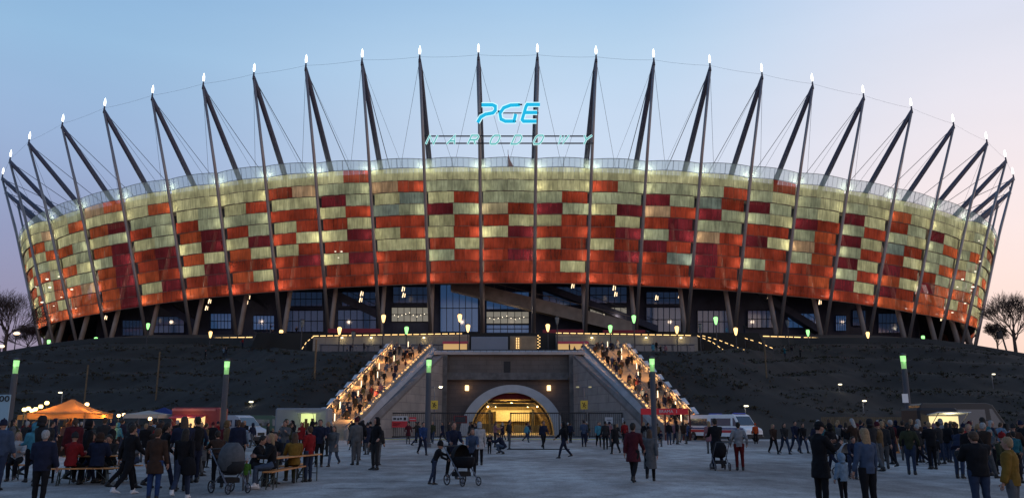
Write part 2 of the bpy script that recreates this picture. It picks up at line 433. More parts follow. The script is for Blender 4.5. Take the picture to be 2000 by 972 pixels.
LO, HI = -NR, NR - 1
rp = random.Random(21)
def jit(p, d): return p + d
for i in range(LO, HI):
    A = station(i); B = station(i + 1)
    mid_in = (inward(i) + inward(i + 1)).normalized(); outw = -mid_in
    bay = i + 1   # bay 0 is the middle one
    pat = PAT.get(bay) or ' '.join(rp.choice(('YG', 'GY', 'YO', 'OY', 'GO', 'YY')) if r < 7 else rp.choice(('OO', 'YO')) for r in range(10))
    pat = pat.split()
    NC = 10
    mb = MB()
    def P(p, tz_, off):
        """p across the bay, tz_ 0 (bottom) .. 1 (top of mesh)"""
        a = A[0].lerp(A[1], lerp(A[2], A[3], tz_)); b = B[0].lerp(B[1], lerp(B[2], B[3], tz_))
        q = a.lerp(b, p); bul = 4 * p * (1 - p)
        q = q + outw * (bul * .42 + off - .85) + Vector((0, 0, bul * (.28 if tz_ > .95 else .02 + .10 * tz_)))
        return q
    for r in range(10):
        t1 = 1 - r / 10; t0 = 1 - (r + 1) / 10
        odd = r % 2 == 1
        p0, p1 = (.012, .988) if (odd or r == 0) else ((.05, .985) if bay <= 0 else (.015, .95))
        base_off = .12 if odd else -.08
        for c in range(NC):
            pa, pb = lerp(p0, p1, c / NC), lerp(p0, p1, (c + 1) / NC)
            k = pat[r][0 if c < NC // 2 else 1]
            mb.cur = PK.index(k)
            if c in (0, NC // 2): ptone = rp.uniform(.84, 1.1) if k in 'YGtTS' else rp.uniform(.58, 1.08)
            mb.ct = ptone * (rp.uniform(.82, 1.16) if k in 'YGtTS' else rp.uniform(.80, 1.16))
            if c % 5 == 4: mb.ct *= .93
            o0 = base_off + .26; o1 = base_off
            gap = .004
            wob = .03 * math.sin(c * 2.1 + r)
            mb.quad(P(pa + gap * .3, t0 - .004, o0 + wob), P(pb - gap * .3, t0 - .004, o0 + wob), P(pb - gap * .3, t1, o1), P(pa + gap * .3, t1, o1))
        # seam / lip under every row
        mb.cur = len(PK); mb.ct = .99
        for c in range(NC):
            pa, pb = lerp(p0, p1, c / NC), lerp(p0, p1, (c + 1) / NC)
            mb.quad(P(pa, t0 - .004, base_off + .27), P(pa, t0 - .004, base_off - .15), P(pb, t0 - .004, base_off - .15), P(pb, t0 - .004, base_off + .27))
            mb.quad(P(pa, t0 - .006, base_off + .275), P(pb, t0 - .006, base_off + .275), P(pb, t0 + .0, base_off + .275), P(pa, t0 + .0, base_off + .275))
    fb = sadd(mb.build('facade_bay', PM + [rim_m]))
    # wind screen above the mesh
    gs = MB()
    def Q(p, h, off=0):
        a = A[0].lerp(A[1], lerp(A[3], A[4], h)); b = B[0].lerp(B[1], lerp(B[3], B[4], h))
        bul = 4 * p * (1 - p)
        return a.lerp(b, p) + outw * (bul * .42 + off - .85) + Vector((0, 0, bul * .28))
    for c in range(NC): gs.quad(Q(c / NC, .04), Q((c + 1) / NC, .04), Q((c + 1) / NC, 1), Q(c / NC, 1))
    go = link('wind_screen', gs.mesh('wind_screen', screen_m)); go.parent = fb
    fr = MB()
    for c in range(NC):
        for h in (0.02, 1): fr.tube([Q(c / NC, h, .03), Q((c + 1) / NC, h, .03)], .07, 4)
        fr.tube([Q(c / NC, .02, .03), Q(c / NC, 1, .03)], .035 if c % 5 else .07, 4)
    fo = link('screen_frame', fr.mesh('screen_frame', mat('screen frame', (.16, .18, .19), .6))); fo.parent = fb

mast_m = mat('mast grey paint', (.055, .058, .085), .5, .1, .3, metal=.1)
tie_m = mat('tie grey paint', (.22, .20, .20), .38, .1, .3, metal=.5)
pillar_m = mat('pillar concrete', (.32, .28, .26), .8, .15, .4)
cable_m = mat('steel cable', (.05, .055, .08), .5)
spire_m = lampmat('spire light', (1, 1, .93), 5)
tips_all = []; rl_i = random.Random(4)
for i in range(LO, NR):
    b, t, s0, s1, s2 = station(i); inn = inward(i)
    K_ = b + inn * 6.5; K_.z = 49
    tips_all.append(t)
    # outer tie from the foot of the facade to the mast head
    mb = MB(); axis = t - b
    hd = t - Vector((0, 0, 2.2))
    mb.tube([b - (t - b) * .03, b.lerp(t, .3), b.lerp(t, .65), hd], [.42, .40, .36, .30], 8)
    sadd(mb.build('tie', tie_m, smooth=True))
    mb = MB(); foot = K_
    d = (hd - foot)
    mb.tube([foot, foot + d * .1, foot + d * .5, foot + d * .93, hd + Vector((0, 0, .3))], [.5, .62, .64, .55, .30], 10)
    # forked head plate
    e = inn
    mb.tube([hd + Vector((0, 0, -.3)), hd - e * -1.8 + Vector((0, 0, -1.2))], [.22, .10], 6)
    mb.tube([hd + Vector((0, 0, -.5)), t + Vector((0, 0, -.4))], [.30, .12], 8)
    mo = sadd(mb.build('mast', mast_m, smooth=True))
    if -13 < i < 12:
     sp = MB()
     sp.lathe([(.07, -1.0), (.17, -.7), (.24, -.1), (.22, .35), (.13, .85), (.03, 1.25)], 8, t)
     so = link('spire_light', sp.mesh('spire_light', spire_m)); so.parent = mo
    mb = MB(); side = inn.cross(Vector((0, 0, 1)))
    lean = 1.0 if i >= 0 else -1.0
    mb.tube([b + inn * .9 - Vector((0, 0, 1.5)), b.lerp(K_, .5) + inn * .5, K_], [.72, .60, .5], 10, sx=.75)
    sadd(mb.build('column', pillar_m, smooth=True))
    # ring of spreading cables
    cb = MB()
    far = t + inn * 46; far.z = 56
    cb.tube([hd, far], .085, 4, False)
    for j in (i - 1, i + 1):
        if LO <= j < NR:
            B2 = station(j); m_ = (b.lerp(t, s2) + B2[0].lerp(B2[1], B2[4])) / 2 + inn * 7
            cb.tube([hd, m_], .036, 4, False)
    if i + 1 < NR:
        t2 = station(i + 1)[1]
        pts = [(t - Vector((0, 0, 1.4))).lerp(t2 - Vector((0, 0, 1.4)), q / 4) - Vector((0, 0, .25 * (1 - (q / 2 - 1) ** 2))) for q in range(5)]
        cb.tube(pts, .022, 4, False)
    sadd(cb.build('stay_cable', cable_m))
    # lamps behind the facade at the mast line
    if -12 <= i <= 11:
        for r in (1, 3, 5, 7, 9):
            tz_ = 1 - (r + .5) / 10; p = b.lerp(t, lerp(s0, s1, tz_)) + inn * 1.75
            for q in (-1, 1):
                if (q > 0 and i + 1 < NR and i < 0 or q < 0 and i >= 0) and r in (1, 3): wv = .55
                else: wv = 1
                if rl_i.random() < .12: wv *= .35
                sadd(point('facade_lamp', p + side * q * 1.05, (1, .90, .68), (150 if r < 5 else 165) * wv, .25))
        p = b.lerp(t, lerp(s1, s2, .35)) + inn * 1.7
        for q in (-1, 1): sadd(point('rim_lamp', p + side * q * 1.0, (.95, 1, .80), 150, .3))

# ------------------------------------------------------------------ inner building under and behind the facade
wall_m = mat('concourse wall', (.028, .034, .060), .8, .2, .5)
beam_m = mat('raw beam', (.22, .19, .165), .85, .2, .6)
ring = [station(i)[0] + inward(i) * 13 for i in range(LO, NR)]
rear = [Vector((p.x, 590 - p.y, 20)) for p in reversed(ring)]
full = ring + rear
mb = MB()
for k in range(len(full)):
    a, b = full[k], full[(k + 1) % len(full)]
    mb.quad(Vector((a.x, a.y, 19)), Vector((b.x, b.y, 19)), Vector((b.x * .995, b.y, 59.5)), Vector((a.x * .995, a.y, 59.5)))
sadd(mb.build('bowl_wall', wall_m))
# sloping stand soffit between facade foot and bowl
mb = MB()
for i in range(LO, HI):
    b0, t0, s0, *_ = station(i); b1, t1, s1, *_ = station(i + 1)
    a = b0.lerp(t0, s0 + .012) + inward(i) * .9; b = b1.lerp(t1, s1 + .012) + inward(i + 1) * .9
    c = b1 + inward(i + 1) * 12.8; d = b0 + inward(i) * 12.8; c.z = d.z = 36
    mb.quad(a, b, c, d)
sadd(mb.build('soffit', wall_m))
# roof membrane running in from the rim
mb = MB()
for i in range(LO, HI):
    b0, t0, _a, s0, _b = station(i); b1, t1, _a, s1, _b = station(i + 1)
    a = b0.lerp(t0, s0 - .01) + inward(i) * .95; b = b1.lerp(t1, s1 - .01) + inward(i + 1) * .95
    c = b + inward(i + 1) * 26; d = a + inward(i) * 26; c.z += 1.0; d.z += 1.0
    mb.quad(a, b, c, d)
sadd(mb.build('roof_membrane', mat('roof membrane', (.30, .29, .26), .8, .1, .2)))
glz = mat('navy glazing', (.012, .030, .075), .12, .35, .5, em=(.02, .038, .085), es=.4, spec=.9)  # faint blue glow painted into the unlit glass
glz_lit = mat('lit hall glazing', (.05, .05, .05), .3, .3, .6, em=(.36, .33, .27), es=.50)
glz_blue = mat('blue hall glazing', (.02, .04, .09), .15, .2, .3, em=(.03, .075, .18), es=.6, spec=.9)
mull = mat('mullion', (.02, .022, .03), .6)
# per bay: (x range in photo, y range, material)
WIN = [(765, 838, 600, 628, 1), (860, 934, 556, 648, 2), (768, 838, 560, 592, 0), (950, 1033, 608, 632, 1), (950, 1033, 570, 604, 2), (950, 1033, 634, 650, 2), (1152, 1224, 600, 630, 1), (1152, 1224, 560, 592, 0),
       (1060, 1140, 560, 596, 0), (412, 452, 612, 642, 2), (495, 536, 616, 644, 2), (660, 735, 605, 645, 0), (1538, 1600, 612, 640, 2), (1632, 1652, 616, 646, 2), (1665, 1690, 606, 636, 0), (300, 360, 618, 650, 0), (1262, 1330, 600, 648, 0),
       (1362, 1425, 606, 650, 0), (560, 632, 606, 648, 0), (1460, 1515, 606, 640, 0), (566, 630, 570, 598, 0), (668, 734, 570, 598, 0), (1262, 1330, 570, 594, 0), (240, 280, 625, 655, 0), (1715, 1760, 612, 650, 0)]
fr12 = [station(i)[0] + inward(i) * 12.6 for i in range(LO, NR)]
def on_ring(u, v, pts):
    """hit of the view ray with the wall that follows pts"""
    a, bb = _ray(u, v)
    for p, q in zip(pts[:-1], pts[1:]):
        if p.y > 240 or q.y > 240: continue
        # ray X = a*Y
        f0, f1 = p.x - a * p.y, q.x - a * q.y
        if f0 <= 0 <= f1 or f1 <= 0 <= f0:
            t = f0 / (f0 - f1) if f0 != f1 else 0
            Y = lerp(p.y, q.y, t); return Vector((a * Y, Y, EYE + bb * Y))
    return None
for (x0, x1, y0, y1, k) in WIN:
    c = [on_ring(u, v, fr12) for u, v in ((x0, y1), (x1, y1), (x1, y0), (x0, y0))]
    if any(p is None for p in c): continue
    n = Vector((0, -1, 0)); mb = MB(); w = MB()
    mb.quad(*[p + n * .1 for p in c])
    for q in range(7):
        lo_ = c[0].lerp(c[1], q / 6); hi_ = c[3].lerp(c[2], q / 6); w.tube([lo_ + n * .2, hi_ + n * .2], .07, 4)
    for q in (0, .5, 1): w.tube([c[0].lerp(c[3], q) + n * .2, c[1].lerp(c[2], q) + n * .2], .09, 4)
    wo = sadd(mb.build('window', [glz, glz_lit, glz_blue][k]))
    fo = link('window_frame', w.mesh('window_frame', mull)); fo.parent = wo
    if k == 1:
        lm = MB()
        for q in range(9):
            p = c[0].lerp(c[1], .08 + .1 * q) .lerp(c[3].lerp(c[2], .08 + .1 * q), .35 + .45 * abs((q % 5) / 5 - .2)) + n * .3
            lm.ball(p, .07, 4)
        lo = link('ceiling_lamp', lm.mesh('ceiling_lamp', lampmat('hall lamp', (1, .85, .6), 6))); lo.parent = wo
# raking stair ramps in front of the bowl
def ramp_beam(u0, v0, u1, v1, th, depth, m):
    a = at(u0, v0, depth); b = at(u1, v1, depth); mb = MB()
    up = Vector((0, 0, th)); bk = Vector((0, 3.2, 0))
    mb.add([a, b, b + bk, a + bk, a + up, b + up, b + bk + up, a + bk + up], [(0, 3, 2, 1), (4, 5, 6, 7), (0, 1, 5, 4), (1, 2, 6, 5), (2, 3, 7, 6), (3, 0, 4, 7)])
    # upper handrail wall
    up2 = Vector((0, 0, th + 1.1)); mb.tube([a + up2, b + up2], .07, 4)
    for q in range(18): p = a.lerp(b, q / 17); mb.tube([p + up, p + up2], .035, 4, False)
    return sadd(mb.build('ramp', m))
ramp_beam(880, 566, 1245, 655, 3.0, 190.5, beam_m)
ramp_beam(1050, 560, 1285, 648, 1.6, 192.6, wall_m)
for (u0, v0, u1, v1) in ((600, 556, 745, 625), (440, 572, 560, 640), (1480, 575, 1600, 650), (300, 590, 380, 640)):
    ramp_beam(u0, v0, u1, v1, 2.0, at_y if False else (197 if 500 < u0 < 1300 else 205), wall_m)
# hanging luminaires under the facade
lum = MB()
for (u, v) in ((786, 564), (787, 576), (705, 573), (703, 585), (484, 580), (480, 590), (408, 588), (402, 601), (1198, 562), (1201, 574), (1117, 558), (1281, 581), (1326, 577), (1500, 578), (1504, 590), (228, 612), (1600, 590), (1716, 590), (1838, 622), (205, 620)):
    p = on_ring(u, v, [q - inward(i) * 8 for q, i in zip(fr12, range(LO, NR))])
    if p: lum.tube([p - Vector((.1, 0, .55)), p + Vector((.12, 0, .55))], .11, 6); lum.tube([p - Vector((-.42, 0, .5)), p + Vector((.5, 0, .4))], .07, 6)
sadd(lum.build('hanging_lamp', lampmat('concourse lamp', (1, .72, .42), 2.6)))
for u in (300, 480, 660, 800, 900, 1000, 1100, 1200, 1330, 1500, 1680):
    p = on_ring(u, 640, fr12)
    if p: sadd(point('concourse_lamp', p + Vector((0, -5, 2)), (1, .75, .55), 160, .4))
# small white lights inside the far ends, seen through the mesh
ei = MB(); rr_ = random.Random(8)
for (u, v) in ((70, 560), (97, 561), (105, 597), (140, 565), (148, 602), (120, 580), (1900, 560), (1897, 567), (1880, 545), (1885, 592), (1860, 610), (1914, 510), (1870, 560), (82, 590), (655, 491), (667, 491), (661, 503), (1912, 470), (1905, 530), (92, 545), (115, 540)):
    k = [q.lerp(t, .45) - d * .5 for q, t, d in [(station(i)[0], station(i)[1], inward(i)) for i in range(LO, NR)]]
    p = on_ring(u, v, k)
    if p:
        w = rr_.uniform(.12, .30); ei.ball(p, w, 4, (1.6, 1, .8))
sadd(ei.build('gantry_floodlight', white_lamp))
# flag on the rim
fl = MB(); a = at(994, 326, 176); b = at(992, 293, 176)
fl.tube([a, b], .08, 6)
fp = sadd(fl.build('flagpole', white_p))
fg = MB(); q0, q1, q2, q3 = at(992.5, 300, 175.9), at(996, 312, 175.6), at(1003, 325, 176), at(993, 325, 175.9)
fg.quad(q3, q2, q1, q0)
fo = link('flag', fg.mesh('flag', mat('red flag cloth', (.35, .03, .05), .8))); fo.parent = fp

# ------------------------------------------------------------------ roof sign between the middle masts
SY = 166.5
sign = empty('roof_sign', at(992, 280, SY), 'large cyan PGE letters above outlined NARODOWY on two rails between the masts', 'sign')
def sgn(o): o.parent = sign; o.matrix_parent_inverse = Matrix.Translation(-sign.location); return o
cy_m = lampmat('cyan sign face', (.01, .46, .74), 1.0); wh_m = lampmat('pale sign edge', (.62, .95, 1.0), 1.1)
neon = lampmat('aqua neon', (.12, .50, .50), .9); nd = lampmat('neon edge', (.72, .97, 1.0), 1.0)
def stroke(mb, pts, w, Y, closed=False):
    P_ = [Vector(p) for p in pts]
    n = len(P_); L_, R_ = [], []
    for i in range(n):
        if closed: d0 = (P_[i] - P_[i - 1]).normalized(); d1 = (P_[(i + 1) % n] - P_[i]).normalized()
        else:
            d0 = (P_[i] - P_[i - 1]).normalized() if i else (P_[1] - P_[0]).normalized(); d1 = (P_[i + 1] - P_[i]).normalized() if i < n - 1 else d0
        t_ = (d0 + d1).normalized() if (d0 + d1).length > .1 else d0; nn = Vector((-t_.y, t_.x)); c = max(.55, nn.dot(Vector((-d0.y, d0.x))))
        L_.append(P_[i] + nn * w / 2 / c); R_.append(P_[i] - nn * w / 2 / c)
    m = n if closed else n - 1
    for i in range(m):
        j = (i + 1) % n
        a, b, c, d = [at(q.x, q.y, Y) for q in (L_[i], L_[j], R_[j], R_[i])]; bk = Vector((0, .3, 0))
        mb.add([a, b, c, d, a + bk, b + bk, c + bk, d + bk], [(0, 1, 2, 3), (7, 6, 5, 4), (0, 4, 5, 1), (1, 5, 6, 2), (2, 6, 7, 3), (3, 7, 4, 0)])
def px(z): return [(780 + x / 4.762, 160 + y / 4.76) for x, y in z]
LET = {'P': [[(765, 212), (865, 212), (893, 225), (893, 262), (870, 287), (800, 300), (757, 325), (728, 375)]],
       'G': [[(1122, 212), (1035, 215), (970, 240), (935, 290), (945, 345), (985, 364), (1066, 364), (1082, 298)]],
       'E': [[(1308, 209), (1190, 209), (1178, 228), (1142, 350), (1155, 364), (1275, 364)], [(1172, 283), (1282, 283)]]}
for ch, sts in LET.items():
    mb = MB(); e = MB()
    for s_ in sts: stroke(mb, px(s_), 5.9, SY); stroke(e, px(s_), 8.9, SY + .35)
    lo = sgn(mb.build('letter', cy_m)); eo = link('letter_edge', e.mesh('letter_edge', wh_m)); eo.parent = lo; lo['label'] = 'cyan letter ' + ch
def it(x, y, cx): return (cx + (x - .5) * 15 + (.5 - y) * 8 - 0, 272.5 + (y - .5) * 17)
GL = {'N': [[(0, 1), (0, 0), (1, 1), (1, 0)]], 'A': [[(0, 1), (.55, 0), (1, 1)], [(.2, .65), (.85, .65)]], 'R': [[(0, 1), (0, 0), (.8, 0), (.95, .15), (.95, .4), (.8, .52), (0, .52)], [(.5, .52), (1, 1)]],
      'O': [[(.2, .0), (.8, .0), (1, .25), (1, .75), (.8, 1), (.2, 1), (0, .75), (0, .25), (.2, 0)]], 'D': [[(0, 0), (.7, 0), (1, .25), (1, .75), (.7, 1), (0, 1), (0, 0)]],
      'W': [[(0, 0), (.22, 1), (.5, .1), (.78, 1), (1.05, 0)]], 'Y': [[(0, 0), (.5, .5), (1, 0)], [(.5, .5), (.5, 1)]]}
for ch, cx in zip('NARODOWY', (843, 884, 925, 967, 1010, 1052, 1099, 1145)):
    mb = MB(); e = MB()
    for s_ in GL[ch]:
        pts = [it(x, y, cx) for x, y in s_]
        stroke(mb, pts, 2.0, SY - .1); stroke(e, pts, 3.9, SY + .25)
    lo = sgn(mb.build('letter', neon)); eo = link('letter_edge', e.mesh('letter_edge', nd)); eo.parent = lo; lo['label'] = 'outlined aqua letter ' + ch
for v in (266, 280):
    mb = MB(); mb.tube([at(829, v, SY + .6), at(1159, v, SY + .6)], .15, 6); sgn(mb.build('rail', steel_d))
for u in (972, 1010):
    pass
for (a, b, c, d) in ((1012, 203, 1020, 205), (1002, 235, 1008, 238), (972, 216, 976, 219)):
    mb = MB(); p, q = at(a, b, SY), at(c, d, SY); mb.box((p.x, SY, q.z), (q.x, SY + .3, p.z)); sgn(mb.build('bracket', steel_d))
mb = MB(); mb.tube([at(934, 221, SY + .9), at(1052, 221, SY + .9)], .12, 6); sgn(mb.build('rail', steel_d))
# ------------------------------------------------------------------ portal and wing walls
def block_mat(name, c1, c2, bw, bh, mortar=(.05, .05, .05), rough=.9):
    m = bpy.data.materials.new(name); m.use_nodes = True; nt = m.node_tree; N = nt.nodes; K = nt.links; p = N['Principled BSDF']
    tc = N.new('ShaderNodeTexCoord'); sp = N.new('ShaderNodeSeparateXYZ'); cb = N.new('ShaderNodeCombineXYZ'); b = N.new('ShaderNodeTexBrick'); no = N.new('ShaderNodeTexNoise')
    K.new(tc.outputs['Object'], sp.inputs[0])
    ad = N.new('ShaderNodeMath'); ad.operation = 'MULTIPLY_ADD'; K.new(sp.outputs[1], ad.inputs[0]); ad.inputs[1].default_value = .6; K.new(sp.outputs[0], ad.inputs[2])
    K.new(ad.outputs[0], cb.inputs[0]); K.new(sp.outputs[2], cb.inputs[1]); K.new(cb.outputs[0], b.inputs['Vector'])
    b.inputs['Scale'].default_value = 1; b.inputs['Brick Width'].default_value = bw; b.inputs['Row Height'].default_value = bh; b.inputs['Mortar Size'].default_value = .025
    b.inputs['Color1'].default_value = (*c1, 1); b.inputs['Color2'].default_value = (*c2, 1); b.inputs['Mortar'].default_value = (*mortar, 1); b.inputs['Bias'].default_value = 0
    K.new(tc.outputs['Object'], no.inputs['Vector']); no.inputs['Scale'].default_value = .6; no.inputs['Detail'].default_value = 6
    mr = N.new('ShaderNodeMapRange'); mr.inputs['To Min'].default_value = .55; mr.inputs['To Max'].default_value = 1.4; K.new(no.outputs[0], mr.inputs['Value'])
    sc = N.new('ShaderNodeVectorMath'); sc.operation = 'SCALE'; K.new(b.outputs['Color'], sc.inputs[0]); K.new(mr.outputs[0], sc.inputs['Scale'])
    K.new(sc.outputs[0], p.inputs['Base Color']); p.inputs['Roughness'].default_value = rough
    return m
wing_m = block_mat('wing wall blocks', (.24, .215, .20), (.20, .185, .175), 2.4, 1.0, (.11, .10, .10))
back_m = block_mat('portal wall blocks', (.09, .073, .07), (.072, .06, .06), 1.6, .55, (.055, .05, .05))
cope_m = mat('coping stone', (.27, .26, .265), .8, .15, .8)
cope_d = mat('dark coping stone', (.13, .115, .11), .9, .25, .7)  # darker tone for the wall-side strip of the coping
PW = 111.8
def wX(u, Y): return _ray(u, 700)[0] * Y
portal = empty('tunnel_portal', (0, PW, 0), 'concrete portal with arched tunnel mouth and splayed wing walls between the two stairways', 'portal')
def padd(o, par=None): o.parent = par or portal; o.matrix_parent_inverse = Matrix.Translation((0, -PW, 0)) if par is None else Matrix.Identity(4); return o
zP = at(992, 688, PW).z
ACX = wX(1000, PW); AO = 6.95; AI = 5.6; AOZ = at(1000, 751, PW - .5).z; AIZ = at(1000, 766, PW - .5).z
XL, XR = wX(862, PW), wX(1123, PW)
mb = MB()
n = 72
for k in range(n):
    x0, x1 = lerp(XL - .6, XR + .6, k / n), lerp(XL - .6, XR + .6, (k + 1) / n)
    h = lambda x: AIZ * math.sqrt(max(0, 1 - ((x - ACX) / AI) ** 2)) if abs(x - ACX) < AI else 0
    mb.quad((x0, PW, h(x0)), (x1, PW, h(x1)), (x1, PW, zP - .3), (x0, PW, zP - .3))
zl0, zl1 = at(992, 741, PW - .6).z, at(992, 727, PW - .6).z
padd(mb.build('back_wall', back_m))
mb = MB(); mb.box((XL, PW - .35, zl1), (XR, PW - .003, zP - .3)); padd(mb.build('upper_wall_band', block_mat('upper band blocks', (.105, .09, .083), (.088, .075, .07), 2.0, .62, (.06, .055, .05))))
mb = MB(); mb.box((XL, PW - .8, zl0), (XR, PW - .004, zl1 - .01)); padd(mb.build('ledge', concrete_d))
mb = MB(); a = at(984, 727, PW - .4); b = at(997, 705, PW - .4); mb.box((a.x, PW - .42, a.z), (b.x, PW - .353, b.z)); padd(mb.build('slot_window', black))
for s in (-1, 1):
    for xx, w in (((XL, .9),) if s < 0 else ((XR - .9, .9),)):
        mb = MB(); mb.box((xx, PW - 1.3, 0), (xx + w, PW - .81, zP - .32)); padd(mb.build('pilaster', concrete_d))
# cap slab with low balustrade
mb = MB(); x0, x1 = wX(850, PW), wX(1140, PW)
mb.add([(x0, PW - 1.0, zP - .35), (x1, PW - 1.0, zP - .35), (10.9, YT, ZT - .5), (-10.9, YT, ZT - .5), (x0, PW - 1.0, zP), (x1, PW - 1.0, zP), (10.9, YT, ZT), (-10.9, YT, ZT)], [(0, 3, 2, 1), (4, 5, 6, 7), (0, 1, 5, 4), (1, 2, 6, 5), (2, 3, 7, 6), (3, 0, 4, 7)])
padd(mb.build('cap_slab', cope_m))
mb = MB(); mb.tube([(x0, PW - .9, zP + .28), (x1, PW - .9, zP + .28)], .06, 6)
for k in range(24): x = lerp(x0, x1, k / 23); mb.tube([(x, PW - .9, zP), (x, PW - .9, zP + .28)], .03, 5)
padd(mb.build('railing', steel_d))
# arch ring
mb = MB(); mb.sm = False; N_ = 40
for k in range(N_):
    t0, t1 = math.pi * k / N_, math.pi * (k + 1) / N_
    def E_(t, a, z): return (ACX + a * math.cos(t), z * math.sin(t))
    for (A1, Z1, y) in ((AO, AOZ, PW - .9),):
        o0, o1 = E_(t0, AO, AOZ), E_(t1, AO, AOZ); i0, i1 = E_(t0, AI, AIZ), E_(t1, AI, AIZ)
        mb.quad((i0[0], y, i0[1]), (o0[0], y, o0[1]), (o1[0], y, o1[1]), (i1[0], y, i1[1]))
        mb.quad((o0[0], y, o0[1]), (o0[0], PW, o0[1]), (o1[0], PW, o1[1]), (o1[0], y, o1[1]))
        mb.quad((i0[0], y, i0[1]), (i1[0], y, i1[1]), (i1[0], PW + .5, i1[1]), (i0[0], PW + .5, i0[1]))
padd(mb.build('arch_ring', mat('pale arch render', (.36, .365, .385), .8, .08, 1)))
tun_m = block_mat('tunnel lining', (.42, .34, .20), (.36, .29, .17), 2.5, 1.2, (.15, .12, .08))
mb = MB(); TY = 146
for k in range(N_):
    t0, t1 = math.pi * k / N_, math.pi * (k + 1) / N_
    i0, i1 = E_(t0, AI, AIZ), E_(t1, AI, AIZ)
    mb.quad((i0[0], PW + .5, i0[1]), (i1[0], PW + .5, i1[1]), (i1[0], TY, i1[1]), (i0[0], TY, i0[1]))
mb.quad((ACX - AI, TY, 0), (ACX + AI, TY, 0), (ACX + AI, TY, AIZ), (ACX - AI, TY, AIZ))
tu = padd(mb.build('tunnel_vault', tun_m))
for Y in range(116, 145, 4):
    mb = MB(); mb.tube([(ACX + (AI - .12) * math.cos(math.pi * k / 24), Y, (AIZ - .12) * math.sin(math.pi * k / 24)) for k in range(25)], .14, 6)
    padd(mb.build('rib', mat('rib steel', (.16, .12, .07), .7)))
mb = MB(); mb.box((ACX - 5.2, 114.5, 4.35), (ACX + 5.2, 114.8, 4.6)); mb.box((ACX - 4.6, 120, 3.9), (ACX + 4.6, 120.3, 4.35)); padd(mb.build('cross_beam', steel_d))
mb = MB(); mb.box((ACX - 3.3, 112.5, 4.75), (ACX + 2.6, 112.7, 5.55)); padd(mb.build('banner', mat('dark red banner', (.16, .015, .02), .7)))
mb = MB(); mb.box((ACX - 2.6, 143, 1.9), (ACX + 3.2, 143.2, 3.6)); mb.box((ACX - 5.3, 144, 3.5), (ACX + 5.3, 144.2, 3.8)); padd(mb.build('inner_wall_panel', mat('cream panel', (.62, .56, .38), .6)))
mb = MB(); mb.box((ACX - 5.0, 141, 0), (ACX - 1.2, 141.4, 1.5)); mb.box((ACX + .4, 141, 0), (ACX + 5, 141.4, 1.3)); mb.box((ACX - 3.8, 139, 0), (ACX - 3.4, 139.3, 3.8)); mb.box((ACX + 3.4, 139, 0), (ACX + 3.8, 139.3, 3.8)); padd(mb.build('turnstile_bank', steel_d))
for (x, y, z, w) in ((-3.4, 118, 3.9, 45), (3.6, 118, 3.9, 45), (0, 124, 4.6, 110), (-2.5, 132, 4.2, 150), (2.6, 133, 4.2, 150), (0, 139, 4.6, 260)):
    mb = MB(); mb.ball((ACX + x, y, z), .13, 5); padd(mb.build('tunnel_lamp', warm_lamp))
    padd(point('tunnel_light', (ACX + x, y - .2, z - .35), (1, .64, .22), w * 5, .2))
for u in (912, 1072):
    p = at(u, 757, PW - .3); mb = MB(); mb.bev((p.x - .25, PW - .42, p.z - .35), (p.x + .25, PW - .005, p.z + .35), .05); padd(mb.build('wall_lamp', lampmat('wall lamp', (1, .62, .28), 3)))
    padd(point('wall_light', (p.x, PW - .9, p.z - .1), (1, .5, .2), 16, .15))
# wing walls with sloping copings
for s in (-1, 1):
    P0 = at(866, 692, PW - 1.1); P1 = at(742, 815, 90.5); P2 = at(712, 838, 86.5)
    m_ = lambda p: Vector((p.x * (1 if s < 0 else -1), p.y, p.z)) if s < 0 else Vector((-p.x, p.y, p.z))
    P2.z = .4
    mb = MB(); th = Vector((0, 0, 0))
    top = [m_(P0), m_(P1), m_(P2)]
    for a, b in zip(top[:-1], top[1:]):
        mb.quad((a.x, a.y, 0), (b.x, b.y, 0), (b.x, b.y, b.z - .25), (a.x, a.y, a.z - .25))
    a = top[0]; mb.quad((a.x, a.y, 0), (a.x, a.y, a.z - .25), (a.x, PW + .4, zP - .4), (a.x, PW + .4, 0))
    w_ = padd(mb.build('wing_wall', wing_m))
    def E(Y): return Vector((s * edge_in(Y), Y, stair_z(Y) + .55))
    e0, e1, e2 = E(YT), E(90), E(84.5)
    k0, k1 = top[0], top[1]; k2 = top[2]
    for nm, f0, f1, mm, lift in (('coping', 0, .45, cope_d, 0), ('coping', .45, 1.0, cope_m, .06)):
        mb = MB()
        L0 = [a.lerp(b, f0) + Vector((0, 0, lift)) for a, b in ((k0, e0), (k1, e1), (k2, e2))]; L1 = [a.lerp(b, f1) + Vector((0, 0, lift)) for a, b in ((k0, e0), (k1, e1), (k2, e2))]
        for j in range(2):
            q = [L0[j], L0[j + 1], L1[j + 1], L1[j]]; d = Vector((0, 0, -.3))
            mb.add(q + [p + d for p in q], [(0, 1, 2, 3), (7, 6, 5, 4), (0, 4, 5, 1), (1, 5, 6, 2), (2, 6, 7, 3), (3, 7, 4, 0)])
        padd(mb.build(nm, mm))

